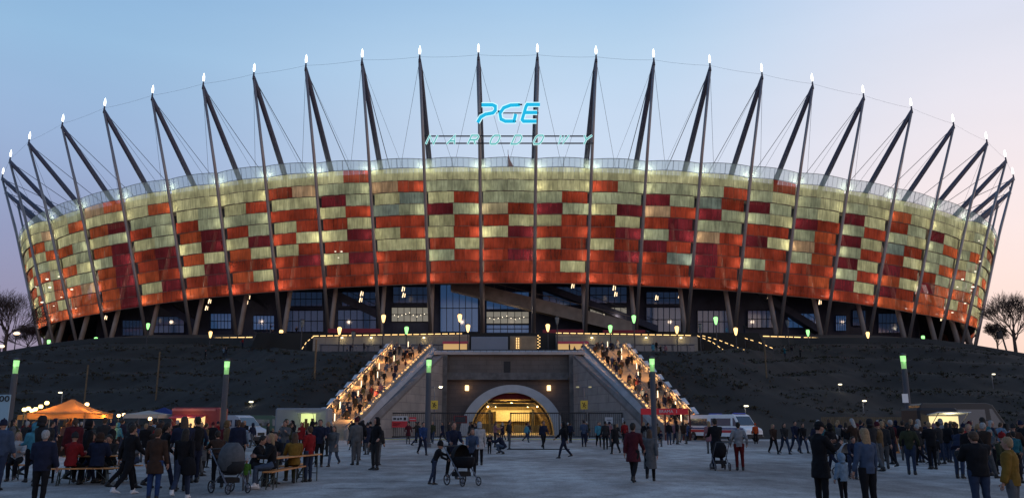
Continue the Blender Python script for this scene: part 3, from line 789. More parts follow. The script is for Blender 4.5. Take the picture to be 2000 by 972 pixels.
# ------------------------------------------------------------------ the two stairways
tread_m = mat('stair tread concrete', (.34, .27, .20), .85, .15, 2)
for s, side in ((-1, 'left'), (1, 'right')):
    st = empty('stairway', (0, YB, 0), 'wide lit stairway full of people climbing the hill %s of the tunnel portal' % side, 'stairs', 'lit stairways beside the portal')
    def a_(o, par=None):
        o.parent = par or st
        if par is None: o.matrix_parent_inverse = Matrix.Translation((0, -YB, 0))
        return o
    nst = 60; mb = MB(); dz = ZT / nst
    # landings: treads group into six flights
    ys = []; Y = YB
    for k in range(nst):
        land = 1.9 if k % 10 == 9 else 0
        ys.append(Y); Y += .41 + land
    sc = (YT - YB) / (Y - YB); ys = [YB + (y - YB) * sc for y in ys] + [YT]
    for k in range(nst):
        y0, y1 = ys[k], ys[k + 1]; z = (k + 1) * dz
        i0, i1, o0, o1 = [s * f for f in (edge_in(y0) + .12, edge_in(y1) + .12, edge_out(y0) - .12, edge_out(y1) - .12)]
        mb.add([(i0, y0, z - dz), (o0, y0, z - dz), (o0, y0, z), (i0, y0, z), (i1, y1, z), (o1, y1, z)], [(0, 1, 2, 3), (3, 2, 5, 4)])
    a_(mb.build('steps', tread_m))
    for nm, fe, hh in (('inner_parapet', edge_in, .95), ('outer_parapet', edge_out, 1.0)):
        mb = MB(); pts = [YB + k * (YT - YB) / 12 for k in range(13)]
        for y0, y1 in zip(pts[:-1], pts[1:]):
            x0, x1 = s * fe(y0), s * fe(y1); z0, z1 = stair_z(y0), stair_z(y1); t = .14
            vs = [(x0 - t, y0, -.5), (x0 + t, y0, -.5), (x1 + t, y1, -.5), (x1 - t, y1, -.5), (x0 - t, y0, z0 + hh), (x0 + t, y0, z0 + hh), (x1 + t, y1, z1 + hh), (x1 - t, y1, z1 + hh)]
            mb.add(vs, [(4, 5, 6, 7), (0, 4, 7, 3), (1, 2, 6, 5), (0, 1, 5, 4), (2, 3, 7, 6)])
        pp = a_(mb.build(nm, mat('stair parapet', (.20, .18, .165), .85, .15, 1)))
        rl_ = MB(); rl_.tube([(s * fe(y), y, stair_z(y) + hh + .32) for y in pts], .05, 6)
        for k in range(40): y = lerp(YB + .3, YT - .3, k / 39); rl_.tube([(s * fe(y), y, stair_z(y) + hh), (s * fe(y), y, stair_z(y) + hh + .32)], .03, 5)
        ro = link('handrail', rl_.mesh('handrail', steel)); ro.parent = pp
        # lights set along the rail
        ls = MB(); nl = 22 if fe is edge_out else 26
        for k in range(nl):
            y = lerp(YB + 1.5, YT - .8, (k + .5) / nl); x = s * (fe(y) + (-.19 if fe is edge_out else .0)); z = stair_z(y) + hh + (-.06 if fe is edge_out else .12)
            if fe is edge_out: ls.tube([(x, y - .42, z - .14 + .12), (x, y + .42, z + .14 + .12)], .055, 5)
            else: ls.ball((x, y + RNG.uniform(-.25, .25), z), RNG.uniform(.10, .17), 4, (1, 1.3, .9))
        lo = link('rail_light', ls.mesh('rail_light', lampmat('stair light', (1, .60, .22), 2.4 if fe is edge_out else 1.2))); lo.parent = pp
    # long pale panel leaning outside the outer parapet
    mb = MB()
    for k in range(11):
        y = lerp(YB + 2, YT - 2, k / 10); x = s * (edge_out(y) + .35); z = stair_z(y) + 1.15
        mb.add([(x - .3, y - 1.1, z - .37), (x + .3, y - 1.1, z - .30), (x + .3, y + 1.1, z + .44), (x - .3, y + 1.1, z + .37)], [(0, 1, 2, 3)])
    a_(mb.build('glass_canopy', mat('frosted panel', (.42, .42, .44), .4, .1, 1)))
    for k in range(9):
        y = lerp(YB + 2.5, YT - 2, k / 8); xm = s * lerp(edge_in(y), edge_out(y), .52 + .18 * (k % 2)); z = stair_z(y)
        mb = MB(); mb.tube([(xm, y, z + .02), (xm, y, z + 1.0)], .04, 6); po = a_(mb.build('lamp_post', steel))
        mb = MB(); mb.tube([(xm, y, z + 1.0), (xm, y, z + 1.75)], .055, 6); lo = link('lamp_tube', mb.mesh('lamp_tube', lampmat('stair post lamp', (1, .8, .5), 2.2))); lo.parent = po
        for f in (.12, .88):
            xx = s * lerp(edge_in(y), edge_out(y), f)
            a_(point('stair_light', (xx, y + .5, z + 1.5), (1, .50, .17), 150, .2))
    # middle handrail
    mb = MB(); mb.tube([(s * lerp(edge_in(y), edge_out(y), .5), y, stair_z(y) + 1.0) for y in (YB + 1, 100, YT)], .04, 6)
    a_(mb.build('middle_rail', steel))

# ------------------------------------------------------------------ terrace walls and buildings at the top
ter_m = block_mat('terrace wall blocks', (.22, .20, .17), (.19, .17, .15), 3.0, 1.1, (.09, .08, .07))
TWY = 135.0
def strip_dashes(mb, pts, dash=.9, gap=.28, r=.06):
    tot = 0
    for a, b in zip(pts[:-1], pts[1:]):
        Ls = (b - a).length; t = 0
        while t < Ls - dash: mb.tube([a.lerp(b, t / Ls), a.lerp(b, (t + dash) / Ls)], r, 5); t += dash + gap
for (u0, u1, v0, v1, side) in ((612, 916, 656, 651, 'left'), (1086, 1362, 650, 655, 'right')):
    t = empty('terrace_wall', at((u0 + u1) / 2, 683, TWY), 'long pale terrace wall with a string of lights on top, %s of the central panels' % side, 'wall', 'lit terrace walls')
    def a_(o): o.parent = t; o.matrix_parent_inverse = Matrix.Translation(-t.location); return o
    a = at(u0, v0, TWY); b = at(u1, v1, TWY); mb = MB()
    mb.add([(a.x, TWY, ZT - .4), (b.x, TWY, ZT - .4), (b.x, TWY + 1.45, ZT - .4), (a.x, TWY + 1.45, ZT - .4), (a.x, TWY, a.z - .15), (b.x, TWY, b.z - .15), (b.x, TWY + 1.45, b.z - .15), (a.x, TWY + 1.45, a.z - .15)], [(0, 3, 2, 1), (4, 5, 6, 7), (0, 1, 5, 4), (1, 2, 6, 5), (2, 3, 7, 6), (3, 0, 4, 7)])
    a_(mb.build('wall', ter_m))
    mb = MB(); strip_dashes(mb, [a + Vector((0, -.2, 0)), b + Vector((0, -.2, 0))]); a_(mb.build('light_string', warm_strip))
    mb = MB(); c = at(u0 + 12, 686, TWY); d = at(u1 - 6, 673, TWY); mb.box((c.x, TWY - .06, ZT), (d.x, TWY - .004, d.z)); wn_ = a_(mb.build('window_band', dark_glass))
    mb = MB()
    k = c.x
    while k < d.x: mb.tube([(k, TWY - .1, ZT), (k, TWY - .1, d.z)], .05, 4); k += 1.5
    mb.tube([(c.x, TWY - .1, d.z), (d.x, TWY - .1, d.z)], .09, 4)
    fo = link('window_frame', mb.mesh('window_frame', steel)); fo.parent = wn_
    for u in ((725, 828, 668) if side == 'left' else (1156, 1262, 1330)):
        p = at(u, 659, TWY - .25); mb = MB(); mb.ball(p, .16, 5, (1.4, 1, .8)); a_(mb.build('wall_lamp', lampmat('terrace lamp', (1, .85, .45), 3)))
        a_(point('wall_light', p + Vector((0, -.35, -.25)), (1, .78, .35), 22, .1))
# sloping side ramps with strings of light
for pts, lab in (([(1362, 655), (1392, 668), (1420, 688)], 'light string curving down at the right end of the terrace wall'), ([(612, 657), (598, 668), (584, 690)], 'light string dropping at the left end of the terrace wall'),
                 ([(1372, 655), (1405, 664), (1440, 678), (1475, 690)], 'faint light string sweeping down right of the terrace wall'), ([(1455, 660), (1482, 668), (1510, 680)], 'short light string by the right side stairs')):
    mb = MB(); P_ = [at(u, v, 136 - k * 1.5) for k, (u, v) in enumerate(pts)]; strip_dashes(mb, P_, .5, .5, .05)
    rail = MB(); rail.tube([p - Vector((0, 0, .3)) for p in P_], .05, 5)
    for p in P_: rail.tube([p, (p.x, p.y, p.z - 2.2)], .05, 5)
    t = rail.build('light_railing', steel_d); setp(t, lab, 'railing', 'light strings on the terrace')
    lo = link('light_string', mb.mesh('light_string', warm_strip)); lo.parent = t
for (pts, side) in (([(228, 669), (330, 663), (420, 659.5), (500, 658)], 'left'), ([(1490, 656), (1570, 658.5), (1660, 662), (1752, 666)], 'right')):
    P_ = [at(u, v, 164.5 + abs(u - 992) * .004) for u, v in pts]
    mb = MB()
    for a, b in zip(P_[:-1], P_[1:]):
        mb.add([(a.x, a.y, 16), (b.x, b.y, 16), (b.x, b.y, b.z - .12), (a.x, a.y, a.z - .12), (a.x, a.y + .4, 16), (b.x, b.y + .4, 16), (b.x, b.y + .4, b.z - .12), (a.x, a.y + .4, a.z - .12)], [(0, 1, 2, 3), (3, 2, 6, 7), (7, 6, 5, 4)])
    t = mb.build('parapet_wall', ter_m); setp(t, 'low parapet with a double line of lights on the hill crest, far %s' % side, 'wall', 'lit parapets on the hill crest')
    ls = MB(); strip_dashes(ls, [p + Vector((0, -.1, 0)) for p in P_], 1.3, .3, .075); strip_dashes(ls, [p + Vector((0, -.1, -.55)) for p in P_[1:]], .5, .9, .05)
    lo = link('light_string', ls.mesh('light_string', warm_strip)); lo.parent = t
# central panels
def slab(u0, u1, v0, v1, Y, dep, name, m, label, cat, z0=None):
    a = at(u0, v1, Y); b = at(u1, v0, Y); mb = MB(); z = ZT if z0 is None else z0
    mb.bev((a.x, Y, min(z, a.z)), (b.x, Y + dep, b.z), .05)
    o = mb.build(name, m)
    if label: setp(o, label, cat)
    return o, a, b
slab(920, 992, 657, 684, 127, 3, 'service_cabin', mat('blue grey panel', (.15, .18, .23), .6, .06, .5), 'blue grey boxy cabin above the middle of the portal', 'cabin')
o, a, b = slab(996, 1048, 656, 684, 128, 3, 'timber_cabin', mat('timber panel', (.22, .17, .11), .7, .2, 1), 'brown panelled cabin with two columns of small lights beside the blue grey cabin', 'cabin')
mb = MB()
for u in (1009, 1013):
    for k in range(7): mb.cbox(at(u, 660 + k * 3.2, 127.85), (.16, .06, .12))
for k in range(9): mb.cbox(at(1051 + (k % 2) * 3, 655 + k * 3, 127.8), (.22, .1, .1))
lo = link('light_column', mb.mesh('light_column', warm_strip)); lo.parent = o
for (u0, u1, lab) in ((864, 914, 'lit kiosk with red awning left of the blue grey cabin'), (1088, 1150, 'lit kiosk with red awning right of the timber cabin')):
    o, a, b = slab(u0, u1, 667, 686, 130, 2.5, 'kiosk', mat('kiosk body', (.16, .13, .10), .7, .1, 1), lab, 'kiosk'); setp(o, group='kiosks on the terrace')
    mb = MB(); q = at(u0 + 2, 682, 129.9); r = at(u1 - 2, 671, 129.9); mb.box((q.x, 129.9, q.z), (r.x, 129.98, r.z)); lo = link('counter_opening', mb.mesh('counter_opening', lampmat('kiosk glow', (1, .62, .25), .55))); lo.parent = o
    mb = MB(); q = at(u0, 671, 129.2); r = at(u1, 665, 129.2); mb.add([(q.x, 129.2, q.z), (r.x, 129.2, q.z), (r.x, 129.99, r.z), (q.x, 129.99, r.z)], [(0, 1, 2, 3)]); lo = link('awning', mb.mesh('awning', red_p)); lo.parent = o
    mb = MB()
    for k in range(8): x = lerp(q.x, r.x, k / 7); mb.tube([(x, 129.3, ZT), (x, 129.3, ZT + 1.1)], .05, 5)
    lo = link('post', mb.mesh('post', steel_d)); lo.parent = o
for (u0, u1, v, lab) in ((640, 742, 646, 'low red barrier behind the left terrace wall'), (1060, 1140, 648, 'low red barrier behind the right terrace wall near the timber cabin'), (1178, 1260, 649, 'low red barrier behind the right end of the terrace wall')):
    slab(u0, u1, v - 5, v + 6, 150, .5, 'barrier', mat('deep red panel', (.20, .02, .03), .7, .1, 1), lab, 'barrier', 17)
o, a, b = slab(1192, 1240, 673, 690, 131, 2, 'glazed_booth', dark_glass, 'small glazed booth under the right terrace wall', 'booth')

# ------------------------------------------------------------------ lamps
def torch(u, v, Y, kind, z0, lab, tall=True):
    p = at(u, v, Y)
    if z0 is None: z0 = hill_h(p.x, Y) if abs(p.x) > 17 or Y > YT else ZT
    t = empty('terrace_lamp', (p.x, Y, z0), lab, 'lamp', 'torch lamps on the terraces')
    h = p.z - z0
    mb = MB(); mb.tube([(0, 0, -.3), (0, 0, h - .5)], .09, 8); mb.lathe([(.16, 0), (.10, .2)], 8); o = link('post', mb.mesh('post', steel_d)); o.parent = t
    mb = MB(); mb.lathe([(.10, -.62), (.22, -.3), (.32, .2), (.34, .5), (.16, .62)], 10, (0, 0, h))
    o = link('lantern', mb.mesh('lantern', {'o': lampmat('amber lantern', (1, .60, .22), 2.8), 'g': lampmat('green lantern', (.35, 1, .30), 1.8), 'd': mat('unlit lantern', (.12, .14, .15), .4), 'w': white_lamp}[kind])); o.parent = t
    mb = MB(); mb.lathe([(.36, .62), (.38, .68), (.1, .74)], 10, (0, 0, h)); o = link('lid', mb.mesh('lid', steel_d)); o.parent = t
    if kind in 'og': l = point('lantern_light', (0, 0, h), (1, .6, .25) if kind == 'o' else (.4, 1, .35), 60 if kind == 'o' else 18, .3, t)
    return t
KN = {'o': 'amber', 'g': 'green', 'd': 'unlit', 'w': 'white'}
TL = [(749, 622, 128, 'o', 'above the left stairway head'), (898, 621, 128, 'o', 'left of the blue grey cabin, the taller of two'), (914, 641, 133, 'o', 'left of the blue grey cabin, the shorter of two'), (663, 646, 133, 'o', 'in front of the left terrace wall end'),
      (794, 645, 133, 'g', 'in front of the left terrace wall'), (1070, 640, 133, 'o', 'right of the timber cabin'), (1192, 642, 133, 'g', 'before the right terrace wall'), (1238, 623, 128, 'g', 'above the right stairway head'), (1322, 644, 133, 'o', 'near the right end of the right terrace wall'),
      (1398, 626, 128, 'g', 'where the right light string curves down'), (1437, 647, 134, 'o', 'right of the terrace beside the side stairs'), (549, 651, 140, 'o', 'on the crest left of the terrace wall'), (411, 653, 158, 'o', 'on the crest at the middle of the far left parapet'),
      (289, 637, 160, 'g', 'on the far left crest'), (187, 664, 168, 'g', 'low on the far left crest'), (95, 669, 172, 'g', 'at the left foot of the stadium'), (1578, 650, 158, 'g', 'on the far right crest'), (1695, 654, 160, 'o', 'at the end of the far right parapet'),
      (1803, 661, 168, 'g', 'at the right foot of the stadium'), (590, 632, 128, 'd', 'left of the terrace wall'), (690, 655, 128, 'd', 'left of the left stairway head'), (1088, 626, 128, 'd', 'behind the right kiosk'), (1367, 640, 130, 'd', 'at the right end of the terrace'), (1538, 632, 150, 'd', 'on the right crest')]
for u, v, Y, k, where in TL: torch(u, v, Y, k, ZT if (Y < 136 and 600 < u < 1400) else None, '%s torch lamp %s' % (KN[k], where))

def plaza_lamp(u, v, d, lab):
    p = at(u, v, d); t = empty('street_lamp', (p.x, d, 0), lab, 'lamp', 'tall plaza lamps with green tops'); h = p.z
    mb = MB(); mb.lathe([(.26, 0), (.26, .25), (.19, .3), (.19, h - 1.02), (.14, h - 1.0)], 14); o = link('pole', mb.mesh('pole', mat('lamp pole paint', (.05, .055, .07), .6, .1, 1))); o.parent = t
    mb = MB(); mb.lathe([(.155, h - 1.0), (.17, h - .52)], 14); o = link('lower_glass', mb.mesh('lower_glass', lampmat('soft green glass', (.35, .75, .28), .5))); o.parent = t
    mb = MB(); mb.lathe([(.175, h - .51), (.185, h - .12)], 14); o = link('lamp_glass', mb.mesh('lamp_glass', lampmat('bright green glass', (.42, .95, .34), 1.0))); o.parent = t
    mb = MB(); mb.lathe([(.22, h - .11), (.22, h), (.05, h + .06)], 14); o = link('cap', mb.mesh('cap', steel_d)); o.parent = t
    point('lamp_light', (0, -.3, h - .5), (.6, 1, .5), 14, .2, t)
    return t
plaza_lamp(33, 700, 56, 'green topped street lamp at the far left beside the blue banner')
plaza_lamp(444, 702, 57, 'green topped street lamp in front of the red food truck and white van')
plaza_lamp(838, 699, 58, 'green topped street lamp in front of the portal at the left')
plaza_lamp(1273, 697, 58, 'street lamp in front of the right stairway and red entrance banner')
t = plaza_lamp(1763, 691, 57, 'green topped street lamp with a small white notice, left of the black food truck')
p = at(1772, 777, 56.7); mb = MB(); mb.box((p.x - t.location.x - .2 - .1, -.24, p.z - .3), (p.x - t.location.x + .2 - .1, -.205, p.z + .3)); o = link('notice', mb.mesh('notice', white_p)); o.parent = t

def pole_lamp(u, v, Y, z0, lab, kind='w', h=None):
    p = at(u, v, Y); 
    if z0 is None: z0 = hill_h(p.x, Y)
    t = empty('path_lamp', (p.x, Y, z0), lab, 'lamp', 'small path lamps on the slopes'); hh = p.z - z0
    mb = MB(); mb.tube([(0, 0, -.3), (0, 0, hh)], .05, 6); mb.tube([(0, 0, hh), (.0, -.5, hh + .1)], .04, 6); o = link('post', mb.mesh('post', steel)); o.parent = t
    mb = MB(); mb.ball((0, -.5, hh + .04), .17, 5, (1.7, 1, .6)); o = link('lamp_head', mb.mesh('lamp_head', lampmat('path lamp ' + kind, {'w': (1, .88, .6), 'g': (.75, 1, .85)}[kind], 2.2))); o.parent = t
    point('path_light', (0, -.6, hh - .3), (1, .9, .65), 12, .1, t)
for a in ((1638, 751, 112, 'path lamp on the right slope beneath the far right parapet'), (1685, 783, 100, 'path lamp low on the right slope'), (1937, 731, 125, 'path lamp high on the right slope by the frame edge'), (493, 785, 98, 'path lamp behind the red food truck'), (122, 767, 104, 'path lamp above the orange tent'), (1455, 793, 92, 'faint lamp behind the ambulances')):
    pole_lamp(a[0], a[1], a[2], None, a[3])
for (u, v, lab) in ((32, 651, 'lit floodlight post on the left hill edge, the right one of two'), (2, 676, 'lit floodlight post on the left hill edge, the left one of two')):
    p = at(u, v, 178); z0 = hill_h(p.x, 178); t = empty('floodlight_post', (p.x, 178, z0), lab, 'lamp', 'floodlight posts on the left hill edge')
    mb = MB(); mb.tube([(0, 0, -.5), (0, 0, p.z - z0)], .12, 6); o = link('post', mb.mesh('post', steel_d)); o.parent = t
    mb = MB(); mb.ball((.25, -.3, p.z - z0), .5, 5, (1.5, .6, .7)); o = link('lamp_head', mb.mesh('lamp_head', lampmat('flood amber', (1, .70, .42), 2.4))); o.parent = t
p = at(1953, 642, 170); z0 = hill_h(p.x, 170); t = empty('camera_post', (p.x, 170, z0), 'dark leaning post with a box halfway up on the right hill edge', 'post')
mb = MB(); mb.tube([(0.9, 0, -.5), (0, 0, p.z - z0)], .16, 6); o = link('post', mb.mesh('post', black)); o.parent = t
mb = MB(); mb.bev((-.8, -.4, (p.z - z0) * .55), (.3, .3, (p.z - z0) * .85), .08); o = link('box', mb.mesh('box', black)); o.parent = t

# ------------------------------------------------------------------ fence in front of the portal
FY = 94.0; fz = at(992, 806, FY).z
def gate(u0, u1, lab, dens=.22, solid=False):
    x0, x1 = at(u0, 820, FY).x, at(u1, 820, FY).x
    t = empty('sliding_gate', ((x0 + x1) / 2, FY, 0), lab, 'gate', 'dark bar gates before the portal'); w = (x1 - x0) / 2
    mb = MB()
    for z in (.12, fz): mb.box((-w, -.06, z - .07), (w, .06, z + .07))
    for x in (-w, w - .12): mb.box((x, -.07, 0), (x + .12, .07, fz))
    o = link('frame', mb.mesh('frame', black)); o.parent = t
    mb = MB(); k = -w + .2
    while k < w - .15: mb.tube([(k, 0, .12), (k, 0, fz)], .022, 4, False); k += dens
    o = link('bars', mb.mesh('bars', black)); o.parent = t
    return t
gate(735, 838, 'dark bar gate left of the portal with the red and white sign')
gate(840, 962, 'dark bar gate overlapping the left side of the tunnel mouth')
gate(996, 1093, 'dark bar gate overlapping the right side of the tunnel mouth')
gate(1096, 1146, 'short dark bar gate right of the tunnel mouth')
gate(1149, 1216, 'dark bar gate at the right end with pale notices')
def sign_board(u0, u1, v0, v1, Y, lab, parts):
    a, b = at(u0, v1, Y), at(u1, v0, Y); t = empty('sign_board', ((a.x + b.x) / 2, Y, a.z), lab, 'sign')
    w = b.x - a.x; h = b.z - a.z
    mb = MB(); mb.bev((-w / 2, 0, 0), (w / 2, .05, h), .01); o = link('board', mb.mesh('board', parts[0])); o.parent = t
    for (x0, x1, z0, z1, m) in parts[1:]:
        mb = MB(); mb.box((-w / 2 + x0 * w, -.02, z0 * h), (-w / 2 + x1 * w, -.003, z1 * h)); o = link('print', mb.mesh('print', m)); o.parent = t
    return t
white_d = mat('dull white board', (.42, .42, .44), .6, .05, 2)
t = sign_board(764, 796, 812, 834, FY - .15, 'red and white sign on the left gate', [white_d, (0, 1, 0, .56, red_p), (.12, .3, .68, .86, steel_d), (.36, .48, .66, .84, steel_d), (.52, .66, .7, .86, steel_d), (.76, .92, .64, .9, black), (.1, .6, .3, .36, white_d), (.1, .45, .18, .23, white_d)])
sign_board(799, 813, 814, 822, FY - .15, 'small red notice right of the red and white sign', [red_p, (.1, .9, .42, .58, white_d)])
sign_board(1182, 1197, 814, 826, FY - .15, 'white notice on the right gate, left of the pair', [white_d, (.2, .8, .5, .6, steel_d)])
sign_board(1215, 1226, 815, 826, FY - .15, 'white notice on the right gate, right of the pair', [white_d, (.2, .8, .5, .6, steel_d)])
sign_board(886, 912, 811, 826, FY + 4, 'dark red framed board left of the tunnel mouth', [mat('maroon board', (.12, .02, .025), .7), (.1, .9, .15, .85, steel_d)])
for (u, lab, lit) in ((849, 'two armed lamp post with a yellow sign left of the tunnel mouth', 1), (1140, 'two armed lamp post with a yellow sign right of the tunnel mouth', 0)):
    Y = 97; p = at(u, 755, Y); t = empty('gate_lamp_post', (p.x, Y, 0), lab, 'lamp', 'two armed posts with yellow signs'); h = p.z
    mb = MB(); mb.tube([(0, 0, 0), (0, 0, h)], .07, 8); mb.tube([(-.75, 0, h), (.75, 0, h)], .05, 6); o = link('post', mb.mesh('post', steel)); o.parent = t
    for sx in (-1, 1):
        mb = MB(); mb.ball((sx * .72, -.1, h - .02), .13, 5, (1.6, 1.2, .8)); o = link('lamp_head', mb.mesh('lamp_head', lampmat('gate lamp %d' % (sx + 1 + lit), (1, .9, .5), (9 if sx > 0 else 3) if lit else .25))); o.parent = t
    z = at(u, 790, Y).z; mb = MB(); mb.bev((-.42, -.12, z - .5), (.42, -.08, z + .5), .02); o = link('yellow_sign', mb.mesh('yellow_sign', mat('yellow sign paint', (.5, .36, .05), .6))); o.parent = t
    mb = MB(); 
    for q in (((-.25, .25), (.25, -.1)), ((.1, .3), (-.15, -.3)), ((-.1, 0), (.2, -.35))): mb.tube([(q[0][0], -.13, z + q[0][1]), (q[1][0], -.13, z + q[1][1])], .04, 4)
    o = link('pictogram', mb.mesh('pictogram', black)); o.parent = t
    if lit: point('gate_light', (.7, -.3, h - .3), (1, .85, .5), 14, .1, t)
# entrance frame with red banner at the right stair foot
def text_mesh(txt, size, m, name='lettering', shear=0):
    c = bpy.data.curves.new(name, 'FONT'); c.body = txt; c.size = size; c.extrude = .01; c.align_x = 'CENTER'; c.align_y = 'CENTER'; c.shear = shear
    o = bpy.data.objects.new(name, c); COL.objects.link(o); dg = bpy.context.evaluated_depsgraph_get()
    me = bpy.data.meshes.new_from_object(o.evaluated_get(dg)); bpy.data.objects.remove(o); me.materials.clear(); me.materials.append(m)
    ob = bpy.data.objects.new(name, me); COL.objects.link(ob); ob.rotation_euler = (math.radians(90), 0, 0); return ob
Y = 80.5; a = at(1252, 809, Y); b = at(1344, 797, Y)
t = empty('entrance_frame', ((a.x + b.x) / 2, Y, 0), 'red banner frame over the foot of the right stairway', 'gate'); w = (b.x - a.x) / 2
mb = MB(); mb.bev((-w, 0, a.z), (w, .12, b.z), .02); o = link('banner', mb.mesh('banner', mat('red banner cloth', (.42, .02, .03), .7, .1, 1, em=(.5, .02, .03), es=.08))); o.parent = t
for x in (-w + .1, w + .15, 0.05, w - .5): mb = MB(); mb.bev((x - .08, .15, 0), (x + .08, .31, b.z), .01); o = link('post', mb.mesh('post', mat('rust red post', (.10, .025, .02), .7))); o.parent = t
o = text_mesh('BRAMA  1', .42, white_d); o.parent = t; o.location = (.35, -.03, (a.z + b.z) / 2)
mb = MB(); x0, x1 = at(990, 876, 50).x, at(1100, 876, 50).x
mb.box((x0, 53.0, .003), (x1 + .6, 53.22, .06)); setp(mb.build('cable_cover', black), 'thin black cable cover lying across the plaza in front of the gates', 'cable cover')
# ------------------------------------------------------------------ people
def rot(v, ax, a): return Matrix.Rotation(a, 3, ax) @ v
D2 = math.radians
POSES = dict(
 stand=dict(), stand_b=dict(aL=(10, 8, 75), aR=(8, 10, 20), l=(3, 3), r=(-4, 4)), phone=dict(aL=(35, 5, 85), aR=(38, 5, 80)),
 hip=dict(aL=(-5, 28, 60), aR=(5, 8, 12), r=(6, 10)), pockets=dict(aL=(-12, 22, 48), aR=(-12, 22, 48), l=(4, 4), r=(-3, 4)),
 walk=dict(l=(26, 12), r=(-20, 22), aL=(-22, 6, 18), aR=(24, 6, 28), lean=4), walk_b=dict(l=(-16, 34), r=(20, 6), aL=(20, 7, 25), aR=(-18, 7, 15), lean=3),
 push=dict(l=(14, 8), r=(-16, 14), aL=(38, 4, 40), aR=(38, 4, 40), lean=10), sit=dict(l=(86, 84), r=(78, 88), aL=(35, 8, 60), aR=(30, 8, 70), lean=8, seat=1),
 sit_b=dict(l=(88, 70), r=(84, 96), aL=(48, 4, 55), aR=(48, 4, 50), lean=16, seat=1), crouch=dict(l=(108, 128), r=(72, 138), aL=(55, 10, 50), aR=(50, 10, 50), lean=30),
 bend=dict(l=(4, 10), r=(-8, 6), aL=(62, 6, 30), aR=(66, 6, 25), lean=52), reach=dict(l=(6, 10), r=(-10, 10), aL=(60, 4, 20), aR=(20, 6, 50), lean=24),
 carry=dict(aL=(95, 18, 110), aR=(95, 18, 110)), drink=dict(aL=(60, 10, 115), aR=(5, 8, 15)))
def joints(pose, child=False):
    P = POSES[pose]; hs = 1.32 if child else 1.0
    J = {}
    lean = D2(P.get('lean', 0))
    zl = []
    for s, k in ((1, 'l'), (-1, 'r')):
        a, b = map(D2, P.get(k, (0, 2)))
        hip = Vector((s * .095, 0, 0)); kn = hip + Vector((s * .01, -math.sin(a), -math.cos(a))) * .43
        sh = a - b; an = kn + Vector((0, -math.sin(sh), -math.cos(sh))) * .41
        J['hip' + k], J['kn' + k], J['an' + k] = hip, kn, an; zl.append(an.z)
        J['fd' + k] = Vector((s * .12, -1, -.25 * max(0, math.sin(-sh)) if not P.get('seat') else 0)).normalized()
    dz = .09 - min(zl) if pose != 'crouch' else .09 - min(zl)
    dy = -(J['anl'].y + J['anr'].y) / 2 if not P.get('seat') else 0
    for k in list(J):
        if not k.startswith('fd'): J[k] = J[k] + Vector((0, dy, dz))
    pel = Vector((0, dy, dz + .03)); J['pel'] = pel
    T = Matrix.Rotation(lean, 3, 'X')
    def up(v): return pel + T @ v
    J['T'] = T
    J['waist'] = up(Vector((0, 0, .14))); J['chest'] = up(Vector((0, 0, .36))); J['neck'] = up(Vector((0, .01, .53)))
    nod = Matrix.Rotation(lean * .35 + (.25 if pose in ('phone', 'sit_b', 'crouch', 'bend') else 0), 3, 'X')
    J['H'] = nod; J['head'] = J['neck'] + nod @ Vector((0, -.02, .15 * (1.1 if child else 1))); J['hs'] = hs
    for s, k, q in ((1, 'l', 'aL'), (-1, 'r', 'aR')):
        f, o, e = map(D2, P.get(q, (4, 9, 12)))
        sh = up(Vector((s * .185, .0, .46)))
        d1 = Matrix.Rotation(s * -o, 3, 'Y') @ Vector((0, -math.sin(f), -math.cos(f)))
        d1 = T @ d1 if P.get('seat') or pose in ('bend', 'crouch') and False else d1
        el = sh + d1 * .285
        d2 = Vector((s * (math.sin(o) - (.35 if pose in ('phone', 'carry', 'sit', 'drink') else .45 if pose == 'pockets' else .1) * math.sin(e)), -math.sin(f + e), -math.cos(f + e))).normalized()
        wr = el + d2 * .25
        J['sh' + k], J['el' + k], J['wr' + k], J['hd' + k] = sh, el, wr, d2
    return J
def remesh(mb, vox, name, noise=0.0, smooth=True, seed=0):
    me = mb.mesh('tmp', []); o = bpy.data.objects.new('tmp', me); COL.objects.link(o)
    md = o.modifiers.new('r', 'REMESH'); md.mode = 'VOXEL'; md.voxel_size = vox; md.use_smooth_shade = True
    if smooth:
        sm = o.modifiers.new('s', 'SMOOTH'); sm.factor = .5; sm.iterations = 2
    dg = bpy.context.evaluated_depsgraph_get(); out = bpy.data.meshes.new_from_object(o.evaluated_get(dg))
    bpy.data.objects.remove(o); bpy.data.meshes.remove(me); out.name = name
    if noise:
        n = len(out.vertices); co = np.empty(n * 3, 'f'); out.vertices.foreach_get('co', co); no = np.empty(n * 3, 'f'); out.vertices.foreach_get('normal', no)
        c = co.reshape(-1, 3); nn = no.reshape(-1, 3); ph = seed * 1.7
        w = np.sin(c[:, 2] * 34 + np.sin(c[:, 0] * 17 + ph) * 2.2 + c[:, 1] * 9) * .6 + np.sin(c[:, 0] * 41 + c[:, 2] * 23 + ph) * .4
        c += nn * (w * noise)[:, None]; out.vertices.foreach_set('co', c.ravel()); out.update()
    return out
def ering(c, T, rx, ry, n=14):
    return [c + T @ Vector((rx * math.cos(2 * math.pi * k / n), ry * math.sin(2 * math.pi * k / n), 0)) for k in range(n)]
I3 = Matrix.Identity(3)
def torso(mb, J, g=0.0, low=-.06, fem=0):
    T = J['T']; p = J['pel']
    prof = [(low, .155, .11), (.04, .155, .115), (.14, .135 - .01 * fem, .10), (.26, .155, .115), (.38, .175, .12), (.46, .165, .105), (.505, .09, .075)]
    mb.loft([ering(p + T @ Vector((0, 0, z)), T, rx + g, ry + g) for z, rx, ry in prof])
